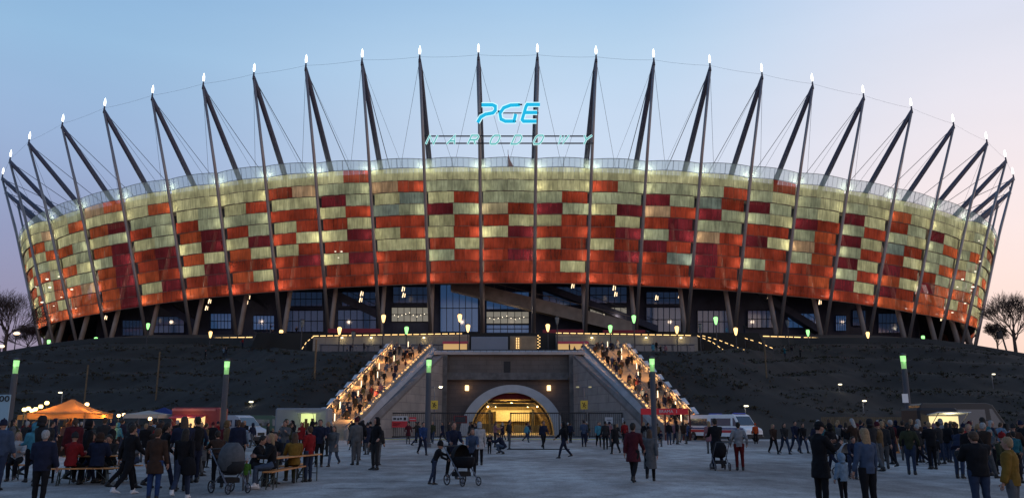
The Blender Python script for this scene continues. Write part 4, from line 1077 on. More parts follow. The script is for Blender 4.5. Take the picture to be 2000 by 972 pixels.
def arms(mb, J, g=0.0, stop=1.0):
    for k in 'lr':
        sh, el, wr = J['sh' + k], J['el' + k], J['wr' + k]
        mb.tube([J['neck'].lerp(sh, .45) - Vector((0, 0, .03)), sh, sh.lerp(el, .5), el, el.lerp(wr, .5), el.lerp(wr, stop)], [.055 + g, .062 + g, .052 + g, .043 + g, .040 + g, .030 + g], 10)
def legs(mb, J, g=0.0, bell=0):
    for k in 'lr':
        h, kn, an = J['hip' + k], J['kn' + k], J['an' + k]
        mb.tube([h + Vector((0, 0, .05)), h.lerp(kn, .25), h.lerp(kn, .7), kn, kn.lerp(an, .35), kn.lerp(an, .97)], [.095 + g, .092 + g, .068 + g, .057 + g, .055 + g, .042 + g + bell], 10)
def headm(mb, J, g=0.0):
    c, H, s = J['head'], J['H'], J['hs']; M = Matrix.Translation(c) @ H.to_4x4() @ Matrix.Scale(s, 4)
    mb.ball((0, 0, .015), .1, 7, (.80 + g, .98 + g, 1.16 + g), M)
    if g == 0:
        mb.ball((0, -.035, -.065), .058, 5, (.85, .95, .8), M); mb.ball((0, -.103, -.012), .017, 4, (.8, 1.2, 1.5), M)
        for q in (-1, 1): mb.ball((q * .079, .005, -.005), .022, 4, (.45, .8, 1.3), M)
    return M
def body_mesh(pose, child, vox):
    J = joints(pose, child); mb = MB()
    torso(mb, J, -.012); arms(mb, J, -.006); legs(mb, J, -.008); M = headm(mb, J)
    mb.tube([J['neck'] - Vector((0, 0, .05)), J['head'] - J['H'] @ Vector((0, 0, .04))], [.056, .05], 10)
    for k, s in (('l', 1), ('r', -1)):
        w, d = J['wr' + k], J['hd' + k]; mb.ball(tuple(w + d * .055), .042, 5, (.75, .75, 1.1)); mb.tube([J['wr' + k] - d * .03, w + d * .06], [.028, .032], 8)
        an, f = J['an' + k], J['fd' + k]; mb.tube([an + Vector((0, .03, -.045)), an + f * .17 + Vector((0, 0, -.06))], [.036, .028], 8)
    me = remesh(mb, vox, 'body')
    # fingers and eyes joined onto the same mesh
    ex = MB(); 
    for k, s in (('l', 1), ('r', -1)):
        w, d = J['wr' + k], J['hd' + k]; side = d.cross(Vector((s, .25, .1))).normalized(); pn = Vector((-s, 0, 0)); pn = (pn - d * pn.dot(d)).normalized()
        for q, ln in enumerate((.070, .080, .074, .058)):
            b = w + d * .085 + side * (.027 - q * .018); ex.tube([b, b + d * ln * .45 + pn * .006, b + d * ln * .78 + pn * .024, b + d * ln * .92 + pn * .042], [.0095, .0088, .008, .006], 5)
        b = w + d * .045 + side * .034; ex.tube([b, b + side * .024 + d * .024 + pn * .01, b + side * .026 + d * .052 + pn * .022], [.011, .010, .008], 5)
    ex.cur = 1
    for q in (-1, 1): ex.ball((q * .033, -.091, .018), .011, 3, (1.2, .5, .6), M)
    ex.cur = 2; ex.ball((0, -.101, -.055), .012, 3, (2.0, .4, .45), M)
    return join_meshes([(me, 0), (ex.mesh('x', []), None)], 'body', 3)
def join_meshes(lst, name, nm):
    v, f, mi, off = [], [], [], 0
    for me, slot in lst:
        n = len(me.vertices); co = np.empty(n * 3, 'f'); me.vertices.foreach_get('co', co); v.append(co.reshape(-1, 3))
        for p in me.polygons: f.append([x + off for x in p.vertices]); mi.append(p.material_index if slot is None else slot)
        off += n
    me = bpy.data.meshes.new(name); me.from_pydata(np.concatenate(v).tolist(), [], f)
    for _ in range(nm): me.materials.append(None)
    me.polygons.foreach_set('material_index', mi); me.polygons.foreach_set('use_smooth', [True] * len(f)); me.update(); return me
def coat_mesh(pose, ln, child, vox, seed):
    J = joints(pose, child); mb = MB(); T = J['T']
    low = {'jacket': -.10, 'coat': -.12, 'puffy': -.12, 'long': -.12}[ln]; g = {'jacket': .016, 'coat': .02, 'puffy': .04, 'long': .024}[ln]
    torso(mb, J, g, low); arms(mb, J, g * .9, 1.0)
    mb.tube([J['neck'] - Vector((0, 0, .06)), J['neck'] + Vector((0, 0, .035))], [.085 + g, .068], 12)
    if ln in ('coat', 'long') and not POSES[pose].get('seat') and pose != 'crouch':
        dn = .30 if ln == 'coat' else .50; p = J['pel']; mid = (J['knl'] + J['knr']) / 2 - p
        fwd = mid.y * (dn / .5); sp = abs(J['knl'].y - J['knr'].y) * .28
        mb.loft([ering(p + Vector((0, 0, -.0)), I3, .17 + g, .125 + g), ering(p + Vector((0, fwd * .5, -dn * .5)), I3, .185 + g, .14 + g + sp * .4), ering(p + Vector((0, fwd, -dn)), I3, .20 + g, .15 + g + sp)])
    elif ln in ('coat', 'long'):
        for k in 'lr': mb.tube([J['hip' + k], J['hip' + k].lerp(J['kn' + k], .6)], [.125, .11], 10)
    return remesh(mb, vox, 'coat', .0045 if vox < .02 else .003, seed=seed)
def trouser_mesh(pose, child, vox, wide=0):
    J = joints(pose, child); mb = MB(); mb.loft([ering(J['pel'] + Vector((0, 0, z)), I3, r, r * .75) for z, r in ((.10, .15), (.03, .162), (-.06, .15), (-.10, .10))])
    legs(mb, J, .010 + wide * .012, wide * .02)
    return remesh(mb, vox, 'trousers', .003, seed=3)
def shoe_mesh(pose, child):
    J = joints(pose, child); out = []
    for k in 'lr':
        mb = MB(); an, f = J['an' + k], J['fd' + k]; side = Vector((-f.y, f.x, 0)).normalized(); u = Vector((0, 0, 1))
        def rg(t, w, h, z): c = an + f * t + Vector((0, 0, -.088 + z)); return [c + side * (w * math.cos(a)) + u * (max(-z, h * math.sin(a)) if math.sin(a) < 0 else h * math.sin(a)) for a in [2 * math.pi * q / 10 for q in range(10)]]
        mb.loft([rg(-.075, .025, .02, .03), rg(-.06, .042, .045, .045), rg(0, .046, .055, .05), rg(.07, .048, .036, .04), rg(.13, .048, .026, .03), rg(.175, .03, .015, .02)])
        mb.tube([an + Vector((0, 0, .05)), an + Vector((0, 0, -.04))], [.05, .052], 10)
        out.append(mb)
    return out
def hair_mesh(pose, child, kind):
    J = joints(pose, child); c, H, s = J['head'], J['H'], J['hs']; M = Matrix.Translation(c) @ H.to_4x4() @ Matrix.Scale(s, 4); mb = MB()
    if kind in ('short', 'long', 'bun', 'tail'):
        mb.ball((0, .016, .035), .1, 7, (.90, 1.0, 1.14), M)
        mb.ball((0, .05, -.02), .075, 5, (1.0, .8, 1.0), M)
        if kind == 'long': mb.loft([[M @ Vector((x * w, y * d + oy, z)) for x, y in [(math.cos(2 * math.pi * q / 10), math.sin(2 * math.pi * q / 10)) for q in range(10)]] for z, w, d, oy in ((.06, .088, .08, .03), (-.05, .095, .065, .045), (-.15, .10, .05, .06), (-.27, .085, .035, .075), (-.31, .05, .02, .075))])
        if kind == 'bun': mb.ball((0, .09, .08), .045, 5, (1, 1, 1), M)
        if kind == 'tail': mb.tube([M @ Vector(p) for p in ((0, .09, .05), (0, .13, -.02), (0, .12, -.16))], [.03, .035, .012], 8)
    if kind == 'beanie':
        mb.lathe([(.10, -.015), (.104, .03), (.10, .03), (.096, .09), (.07, .135), (.02, .155)], 14); mb.v = [tuple(M @ Vector((x * .9, y + .006, z))) for x, y, z in mb.v]; mb.ball((0, 0, .165), .022, 4, (1, 1, 1), M)
    if kind == 'cap':
        mb.lathe([(.098, .02), (.10, .05), (.088, .10), (.04, .135), (.01, .14)], 14); mb.v = [tuple(M @ Vector((x * .9, y + .004, z))) for x, y, z in mb.v]
        mb.add([M @ Vector(p) for p in ((-.07, -.08, .03), (.07, -.08, .03), (.055, -.16, .02), (-.055, -.16, .02), (-.07, -.08, .04), (.07, -.08, .04), (.055, -.16, .03), (-.055, -.16, .03))], [(0, 1, 2, 3), (4, 5, 6, 7), (0, 1, 5, 4), (1, 2, 6, 5), (2, 3, 7, 6), (3, 0, 4, 7)])
        mb.ball((0, .04, .0), .08, 5, (1, .8, .9), M)
    if kind == 'hood':
        mb.ball((0, .028, .022), .125, 7, (.88, .95, 1.12), M); mb.tube([M @ Vector((0, .05, -.04)), M @ Vector((0, .06, -.13))], [.10, .11], 10)
    J = None
    # open the face side: cut vertices in front of the face
    vs = []
    Mi = M.inverted()
    for v in mb.v:
        q = Mi @ Vector(v)
        if kind in ('short', 'long', 'bun', 'tail', 'hood') and q.y < -.055 and q.z < .06: q.y = -.05 + (q.y + .055) * .1; q.x *= 1.02
        vs.append(tuple(M @ q))
    mb.v = vs
    return mb
PC = {}
STUFF = []
def cached(key, fn):
    if key not in PC: PC[key] = fn()
    return PC[key]
CL = dict(black=(0.007, 0.007, 0.009), charcoal=(0.018, 0.018, 0.020), navy=(0.010, 0.013, 0.029), blue=(0.014, 0.033, 0.097), jeans=(.020, .029, .055), pale_jeans=(0.044, 0.062, 0.097), grey=(0.069, 0.072, 0.078), pale=(0.150, 0.154, 0.167), white=(0.264, 0.264, 0.273),
          brown=(0.032, 0.018, 0.013), maroon=(0.049, 0.008, 0.013), red=(0.158, 0.009, 0.011), pink=(0.176, 0.084, 0.097), tan=(0.097, 0.062, 0.031), olive=(0.026, 0.029, 0.016), green=(0.044, 0.114, 0.018), teal=(0.011, 0.069, 0.092), orange=(0.330, 0.044, 0.009), cyan=(0.040, 0.158, 0.220),
          denim=(.035, .052, .090), darkred=(0.069, 0.006, 0.007), mustard=(0.132, 0.075, 0.014), lightblue=(0.114, 0.167, 0.229), beige=(0.114, 0.093, 0.066))
HAIR = dict(dark=(.012, .009, .007), brown=(.045, .025, .014), fair=(.20, .13, .07), grey=(.22, .22, .22), red=(.12, .035, .015), black=(.008, .008, .009))
def cloth(n): return mat('cloth ' + n, CL[n], .9, .22, 9, spec=.15)
def hairm(n): return mat('hair ' + n, HAIR[n], .7, .3, 40)
skin = mat('skin', (.27, .15, .11), .6, .06, 8); eye_m = mat('eyes', (.02, .015, .012), .3); lip_m = mat('lips', (.25, .08, .07), .6)
shoe_black = mat('black shoe', (.015, .015, .016), .5, .2, 8); shoe_white = mat('white trainer', (.5, .5, .52), .6, .05, 8)
PEOPLE = []
def person(loc, rz, pose, label, coat='jacket', cc='black', tc='jeans', hair='short', hc='dark', H=1.75, child=False, shoes=None, group=None, near=True, wide=0, stretch=1.0, detail=True, stuff=False):
    loc = Vector(loc); PEOPLE.append(loc)
    s = H / (1.76 if not child else 1.84)
    hm_ = hairm(hc) if hair in ('short', 'long', 'bun', 'tail') else cloth(hc)
    sh_m = shoe_white if shoes == 'white' else shoe_black
    if detail:
        vox = .014 if near else .022
        t = empty('person', loc, label, 'person', group, rz, s); t.scale = (s * stretch, s * stretch, s)
        def put(nm, me, mats, par=t):
            o = link(nm, me, par)
            for i, m in enumerate(mats): o.material_slots[i].link = 'OBJECT'; o.material_slots[i].material = m
            return o
        put('body', cached(('b', pose, child, vox), lambda: body_mesh(pose, child, vox)), [skin, eye_m, lip_m])
        def one(fn):
            me = fn(); me.materials.clear(); me.materials.append(None); return me
        put('coat' if coat != 'jacket' else 'jacket', cached(('c', pose, coat, child, vox), lambda: one(lambda: coat_mesh(pose, coat, child, vox, len(PC)))), [cloth(cc)])
        put('trousers', cached(('t', pose, child, vox, wide), lambda: one(lambda: trouser_mesh(pose, child, vox, wide))), [cloth(tc)])
        ss = cached(('s', pose, child), lambda: [m.mesh('shoe', [None]) for m in shoe_mesh(pose, child)])
        for me in ss: put('shoe', me, [sh_m])
        hn = {'beanie': 'hat', 'cap': 'cap', 'hood': 'hood'}.get(hair, 'hair')
        def hmk():
            m = hair_mesh(pose, child, hair); m.smooth = [True] * len(m.f); return m.mesh('hair', [None])
        put(hn, cached(('h', pose, child, hair), hmk), [hm_])
        return t
    key = ('lite', pose, coat, child, hair)
    def mk():
        vox = .032; J = joints(pose, child); mb = MB(); headm(mb, J); mb.tube([J['neck'] - Vector((0, 0, .05)), J['head']], [.056, .05], 8)
        for k in 'lr': w, d = J['wr' + k], J['hd' + k]; mb.tube([w - d * .03, w + d * .06, w + d * .14], [.03, .042, .02], 6)
        sk = mb.mesh('x', []); sm = MB()
        for m in shoe_mesh(pose, child): sm.add(m.v, m.f)
        hh = hair_mesh(pose, child, hair)
        return join_meshes([(sk, 0), (coat_mesh(pose, coat, child, vox, 1), 1), (trouser_mesh(pose, child, vox), 2), (hh.mesh('x', []), 3), (sm.mesh('x', []), 4)], 'person', 5)
    me = cached(key, mk)
    if stuff:
        STUFF.append((me, Matrix.Translation(loc) @ Matrix.Rotation(rz, 4, 'Z') @ Matrix.Diagonal((s * stretch, s * stretch, s, 1)), [skin, cloth(cc), cloth(tc), hm_, sh_m])); return
    o = link('person', me, None, loc, rz); o.scale = (s * stretch, s * stretch, s)
    for i, m in enumerate([skin, cloth(cc), cloth(tc), hm_, sh_m]): o.material_slots[i].link = 'OBJECT'; o.material_slots[i].material = m
    return setp(o, label, 'person', group)
BACK, FRONT, LEFT, RIGHT = math.pi, 0.0, -math.pi / 2, math.pi / 2   # facing away / to us / picture left / picture right
def fp_(u, vtop, vfoot=None, H=1.75):
    """foot point of someone H tall whose head top is at (u, vtop); or from the feet when they show"""
    if vfoot is not None: return gp(u, vfoot)
    return atz(u, vtop, H) - Vector((0, 0, H))
# ------------------------------------------------------------------ hand placed people
def pp(u, foot, head, rz, pose, label, **k):
    g = gp(u, foot); H = k.pop('H', None)
    if H is None:
        H = at(u, head, g.y).z
        if pose in ('sit', 'sit_b', 'crouch', 'bend'): H = 1.72
        H = max(.8, min(1.95, H))
    return person(g, rz, pose, label, H=H, **k)
# left foreground
pp(72, 992, 840, BACK + .2, 'stand_b', 'grey haired person in a navy jacket standing by the left beer bench', cc='navy', tc='black', hc='grey', coat='puffy')
pp(240, 966, 824, BACK - .5, 'walk', 'tall person in black striding away with white soled shoes', cc='black', tc='black', shoes='white')
pp(297, 978, 836, BACK, 'stand', 'person in a long dark brown coat and blue jeans standing with back turned', coat='coat', cc='brown', tc='blue', hc='brown')
pp(350, 975, 834, BACK + .1, 'walk_b', 'woman with long dark hair, black jacket and jeans carrying a black bag', cc='black', tc='jeans', hair='long', shoes='white')
pp(391, 922, 836, BACK - .3, 'stand', 'person in a long pale skirt and red beanie among the crowd', coat='long', cc='grey', tc='charcoal', hair='beanie', hc='red')
pp(424, 953, 838, BACK + .6, 'reach', 'person in a dark brown jacket leaning over the covered pushchair', cc='brown', tc='black')
pp(385, 905, 832, BACK, 'pockets', 'person in a black jacket just behind the red beanie', cc='black', tc='charcoal')
pp(478, 957, 897, FRONT + .3, 'stand', 'toddler in a green jacket and white hat beside the covered pushchair', cc='green', tc='grey', child=True, hair='beanie', hc='white')
pp(622, 911, 819, FRONT + .2, 'stand_b', 'man in an open dark jacket facing us behind the beer table', cc='navy', tc='black')
pp(652, 910, 830, FRONT - .2, 'walk_b', 'woman in a mottled grey coat walking beside the man in the dark jacket', coat='coat', cc='grey', tc='pale_jeans', hair='long', hc='brown')
pp(697, 898, 812, BACK, 'pockets', 'person in a black jacket and pale grey trousers standing alone with back turned', cc='black', tc='grey', coat='puffy')
pp(707, 880, 820, BACK, 'stand', 'person in black half hidden behind the one in pale trousers', cc='black', tc='black')
pp(601, 940, 832, RIGHT + 2.6, 'stand', 'person in a bright red jacket and jeans standing at the beer bench', cc='red', tc='jeans', hc='brown')
# middle
pp(824, 888, 822, FRONT + .5, 'walk', 'person with a bright blue jacket walking toward us left of the pram family', cc='blue', tc='navy')
pp(843, 946, 858, RIGHT + .3, 'reach', 'child in black hat and jacket leaning toward the pram', cc='black', tc='jeans', child=True, hair='beanie', hc='black')
pp(882, 934, 822, FRONT + .3, 'push', 'man in a dark blue jacket standing with the family behind the pram', cc='navy', tc='black', hc='brown')
pp(921, 928, 835, FRONT + .1, 'push', 'woman in a denim jacket pushing the black pram', cc='denim', tc='black', hair='long', hc='brown')
pp(936, 908, 824, BACK + .3, 'stand', 'person in a long white coat behind the pram family', coat='coat', cc='white', tc='black', hair='hood', hc='white')
pp(956, 886, 846, FRONT, 'stand', 'small child in black before the tunnel gate beside the crouching adult', cc='black', tc='black', child=True)
pp(979, 886, 840, LEFT, 'crouch', 'person in a dark jacket and jeans crouching before the tunnel gate', cc='navy', tc='pale_jeans', coat='puffy')
pp(1104, 894, 822, LEFT + .3, 'walk', 'person in black walking left across the middle of the plaza', cc='black', tc='navy', hair='hood', hc='black')
pp(1237, 943, 822, BACK - .45, 'walk', 'man in a maroon jacket walking away beside the woman in grey', coat='coat', cc='maroon', tc='black')
pp(1271, 940, 836, BACK - .2, 'walk_b', 'woman in a knee length grey coat walking with the man in maroon', coat='long', cc='grey', tc='black', hair='long', hc='brown')
pp(1169, 872, 822, FRONT, 'walk', 'person in a bright cyan top near the right gate', cc='cyan', tc='black')
pp(1183, 877, 822, BACK, 'stand', 'person in dark grey standing right of the cyan top', cc='charcoal', tc='black')
pp(1203, 886, 826, BACK + .3, 'walk', 'woman with long hair in black striding right of the right gate', cc='black', tc='black', hair='long', coat='coat')
pp(1221, 868, 822, BACK, 'stand', 'person in an orange red top beyond the man in maroon', cc='red', tc='black')
pp(1141, 872, 820, BACK, 'stand_b', 'person in a blue jacket standing at the short gate', cc='denim', tc='navy')
pp(1387, 885, 822, BACK, 'stand', 'person in a pink jacket and pale trousers left of the man with the trolley', cc='pink', tc='grey', coat='coat', hair='long', hc='fair')
pp(1403, 916, 812, BACK, 'push', 'man in a long black jacket pushing a pushchair away from us', coat='coat', cc='black', tc='navy', H=1.82)
pp(1446, 918, 824, BACK - .2, 'pockets', 'woman in a pale grey sweater and dark red trousers', cc='pale', tc='darkred', hair='bun')
pp(1477, 866, 826, BACK, 'stand', 'steward in a bright orange vest by the ambulances', cc='orange', tc='black', hair='beanie', hc='orange')
for u, f, h, c, t, hr, lab in ((1511, 886, 826, 'brown', 'black', 'long', 'woman in brown at the left of four walkers right of the ambulances'), (1533, 886, 824, 'charcoal', 'jeans', 'long', 'woman in an open charcoal jacket, second of the four walkers'),
                           (1554, 884, 820, 'navy', 'jeans', 'short', 'person in navy, third of the four walkers'), (1569, 884, 824, 'black', 'jeans', 'short', 'person in black with jeans, rightmost of the four walkers')):
    pp(u, f, h, FRONT + .2, 'walk', lab, cc=c, tc=t, hair=hr, hc='fair' if c == 'brown' else 'dark', group='four walkers right of the ambulances')
# right foreground
pp(1608, 1000, 822, RIGHT + .35, 'phone', 'tall man in a black jacket and flat cap facing right in the near foreground', cc='black', tc='black', coat='coat', hair='cap', hc='black')
pp(1650, 985, 884, BACK + .4, 'stand', 'small child in a pale blue hooded jacket between the two near adults', cc='lightblue', tc='black', child=True, hair='hood', hc='lightblue', coat='puffy')
pp(1703, 1010, 836, BACK + .3, 'stand', 'woman with fair hair, denim jacket and black leggings holding a child by the hand', cc='denim', tc='black', hair='long', hc='fair')
pp(1666, 935, 850, FRONT, 'reach', 'person in navy bending behind the pushchair on the right', cc='navy', tc='jeans')
pp(1876, 934, 845, RIGHT + .8, 'bend', 'person in a navy jacket bending over left of the large dark figure', cc='navy', tc='jeans', coat='puffy')
pp(1922, 1010, 842, BACK, 'phone', 'broad shouldered person in a black jacket and blue jeans close to the camera', cc='black', tc='jeans', coat='puffy', hair='short', hc='brown', stretch=1.15)
pp(1990, 1035, 868, BACK + .8, 'stand', 'person in a tan jacket cut off by the right edge', cc='mustard', tc='grey', hair='short', hc='fair', coat='puffy', H=1.42)
pp(1963, 945, 850, FRONT + .3, 'sit', 'person with a red hat sitting behind the large dark figure', cc='olive', tc='black', hair='beanie', hc='red')
pp(1990, 935, 842, BACK, 'stand', 'person in a teal jacket near the right edge', cc='teal', tc='black')
pp(1946, 925, 838, LEFT, 'phone', 'person in grey facing left near the right edge', cc='grey', tc='black', hair='cap', hc='pale')

# ------------------------------------------------------------------ beer tables and benches
def beer_bench(p0, p1, h, w, label, cat, group):
    p0, p1 = Vector(p0), Vector(p1); c = (p0 + p1) / 2; L_ = (p1 - p0).length; t = empty('beer_%s' % cat, (c.x, c.y, 0), label, cat, group, math.atan2(p1.y - p0.y, p1.x - p0.x))
    mb = MB(); mb.bev((-L_ / 2, -w / 2, h - .035), (L_ / 2, w / 2, h), .01); o = link('board', mb.mesh('board', wood)); o.parent = t
    for s in (-1, 1):
        x = s * (L_ / 2 - .28); mb = MB()
        for y in (-w / 2 + .04, w / 2 - .04): mb.tube([(x, y, h - .03), (x + s * .04, y, 0)], .017, 6)
        mb.tube([(x, -w / 2 + .04, h * .3), (x, w / 2 - .04, h * .3)], .014, 6); mb.tube([(x, 0, h * .3), (x - s * .3, 0, h - .04)], .012, 6); mb.tube([(x, -w / 2 + .04, h * .85), (x, w / 2 - .04, h * .1)], .012, 6)
        o = link('leg_frame', mb.mesh('leg_frame', mat('green steel legs', (.03, .04, .035), .5))); o.parent = t
    return t
GB = 'beer benches and tables on the left'
b0, b1 = gp(92, 948), gp(228, 946); beer_bench(b0, b1, .46, .26, 'long bench with two people in front of the left beer table', 'bench', GB)
tv = Vector((0, 1, 0)) * .75
beer_bench(b0 + tv, b1 + tv, .76, .5, 'beer table between the two rows of sitters at the far left', 'table', GB)
beer_bench(b0 + tv * 2, b1 + tv * 2, .46, .26, 'bench on the far side of the left beer table', 'bench', GB)
c0, c1 = gp(520, 957), gp(590, 940); beer_bench(c0, c1, .46, .26, 'orange bench with its right end empty beside the crowd', 'bench', GB)
dv = Vector((-.35, .72, 0)); beer_bench(c0 + dv + Vector((.1, 0, 0)), c1 + dv + Vector((.5, 0, 0)), .76, .5, 'beer table behind the orange bench', 'table', GB); beer_bench(c0 + dv * 2, c1 + dv * 2 + Vector((.4, 0, 0)), .46, .26, 'far bench behind the right beer table', 'bench', GB)
e0, e1 = gp(-30, 935), gp(40, 938); beer_bench(e0, e1, .46, .26, 'bench cut off by the left edge of the frame', 'bench', GB)
def sitter(p, rz, pose, label, **k):
    J = joints(pose); s = 1.72 / 1.76; z = J['pel'].z * s - .07; return person(Vector((p[0], p[1], max(0, .46 - z))), rz, pose, label, H=1.72, **k)
sitter(b0.lerp(b1, .30), BACK, 'sit', 'person in a red jacket sitting on the left bench reaching right', cc='red', tc='black', hair='beanie', hc='charcoal')
sitter(b0.lerp(b1, .68), BACK + .1, 'sit', 'person in a dark blue hooded jacket sitting on the left bench', cc='navy', tc='black', coat='puffy', hair='hood', hc='brown')
sitter(b0.lerp(b1, .5) + tv * 2, FRONT, 'sit_b', 'person in charcoal sitting at the far side of the left beer table', cc='charcoal', tc='black')
sitter(b0.lerp(b1, .2) + tv * 2, FRONT + .2, 'sit', 'person in maroon sitting at the far side of the left beer table', cc='maroon', tc='jeans', hair='long')
sitter(b0.lerp(b1, .86) + tv * 2, FRONT - .2, 'sit', 'person in grey sitting at the right end of the left beer table', cc='grey', tc='jeans', hair='short', hc='fair')
sitter(e0.lerp(e1, .82), FRONT + .3, 'sit', 'person in a white fluffy top sitting at the far left', cc='white', tc='black', hair='long', hc='fair')
sitter(e0.lerp(e1, .40), FRONT, 'sit_b', 'person in red sitting at the very left edge', cc='red', tc='black')
sitter(c0.lerp(c1, .12), LEFT + .4, 'sit', 'woman with fair hair in black and blue jeans sitting on the orange bench end', cc='black', tc='pale_jeans', hair='long', hc='fair', shoes='white')
sitter(c0 + dv * 1.9 + Vector((-.1, 0, 0)), RIGHT, 'sit_b', 'man in a black jacket sitting at the left end of the right beer table', cc='black', tc='charcoal')
sitter(c0.lerp(c1, .72), BACK + .5, 'sit', 'person in a mustard and brown jacket sitting on the orange bench', cc='mustard', tc='olive', hair='long', hc='brown')
sitter(c0.lerp(c1, .5) + dv * 2.1, FRONT, 'sit', 'person in a dark suit sitting behind the right beer table', cc='black', tc='black')

# bag of the woman in black
g = gp(364, 975); mb = MB(); mb.loft([[(x * w, y * .09, z) for x, y in [(math.cos(2 * math.pi * q / 12), math.sin(2 * math.pi * q / 12)) for q in range(12)]] for z, w in ((-.20, .13), (-.17, .17), (0, .16), (.16, .11), (.19, .05))])
mb.v = [(g.x + x, g.y + y, .72 + z) for x, y, z in mb.v]; bag = mb.build('handbag', cloth('black'), smooth=True); setp(bag, 'black shoulder bag hanging at the side of the long haired woman', 'bag')
mb = MB(); mb.tube([(g.x - .1, g.y, .88), (g.x - .08, g.y, 1.15), (g.x + .02, g.y, 1.38), (g.x + .04, g.y, 1.1), (g.x + .1, g.y, .88)], .012, 6); o = link('strap', mb.mesh('strap', cloth('black'))); o.parent = bag

# ------------------------------------------------------------------ prams
def pram(p, rz, label, body, hood_c, s=1.0, cover=False):
    t = empty('pram', p, label, 'pram', 'prams and pushchairs', rz, s)
    cm, hm2 = cloth(body), cloth(hood_c)
    for x in (-.27, .27):
        for y, r in ((.34, .15), (-.36, .12)):
            mb = MB(); N_ = 18; 
            mb.tube([(x, y + r * .9 * math.cos(2 * math.pi * k / N_), r + r * .9 * math.sin(2 * math.pi * k / N_)) for k in range(N_ + 1)], r * .12, 6, False); o = link('wheel', mb.mesh('wheel', black)); o.parent = t
            m2 = MB(); m2.tube([(x - .02, y, r), (x + .02, y, r)], r * .25, 8)
            for k in range(6): m2.tube([(x, y, r), (x, y + r * .85 * math.cos(k * 1.047), r + r * .85 * math.sin(k * 1.047))], .008, 4, False)
            q = link('spokes', m2.mesh('spokes', steel)); q.parent = o
        mb = MB(); mb.tube([(x, .34, .15), (x * .95, -.05, .48), (x * .95, -.36, .12)], .016, 6); mb.tube([(x, -.30, .2), (x * .95, .1, .6), (x * .9, .55, 1.02)], .016, 6); o = link('side_frame', mb.mesh('side_frame', steel)); o.parent = t
    mb = MB(); mb.tube([(-.24, .55, 1.02), (.24, .55, 1.02)], .02, 8); o = link('handle', mb.mesh('handle', black)); o.parent = t
    mb = MB(); mb.loft([[(x * w, y * d - .02, z) for x, y in [(math.cos(2 * math.pi * q / 16), math.sin(2 * math.pi * q / 16)) for q in range(16)]] for z, w, d in ((.46, .15, .28), (.50, .21, .38), (.62, .24, .42), (.74, .25, .43), (.75, .23, .41))]); o = mb.build('carrycot', cm, t, smooth=True)
    mb = MB(); rings = []
    for k in range(9):
        a = D2(-10 + k * 14); c = Vector((0, .05, .72)); rings.append([c + Vector((.26 * math.cos(b), .36 * math.sin(b) * math.sin(a) * 1.0 * (1), .36 * math.sin(b) * math.cos(a))) for b in [math.pi * q / 10 for q in range(11)]])
    vs = [q for r in rings for q in r]; mb.add(vs, [(i * 11 + k, i * 11 + k + 1, (i + 1) * 11 + k + 1, (i + 1) * 11 + k) for i in range(8) for k in range(10)]); o = mb.build('hood', hm2, t, smooth=True)
    mb = MB(); mb.bev((-.2, -.15, .24), (.2, .25, .36), .03); o = mb.build('basket', cloth('charcoal'), t)
    if cover:
        mb = MB(); mb.ball((0, -.02, .80), .40, 7, (.74, .95, 1.05)); o = mb.build('rain_cover', cloth('grey'), t, smooth=True)
    return t
g = gp(903, 947); pram(g, FRONT + .7, 'large black pram in the middle of the plaza pushed by the family', 'black', 'charcoal', 1.0)
g = gp(447, 962); pram(g, FRONT + .9, 'pushchair under a rounded grey cover by the right beer table', 'charcoal', 'grey', 1.0, True)
g = gp(1409, 918); pram(g + Vector((0, .15, 0)), BACK, 'black pushchair in front of the man in the long black jacket', 'black', 'black', .95)
g = gp(1660, 930); pram(g, FRONT + .4, 'black and white pushchair behind the child in pale blue', 'black', 'white', .95)

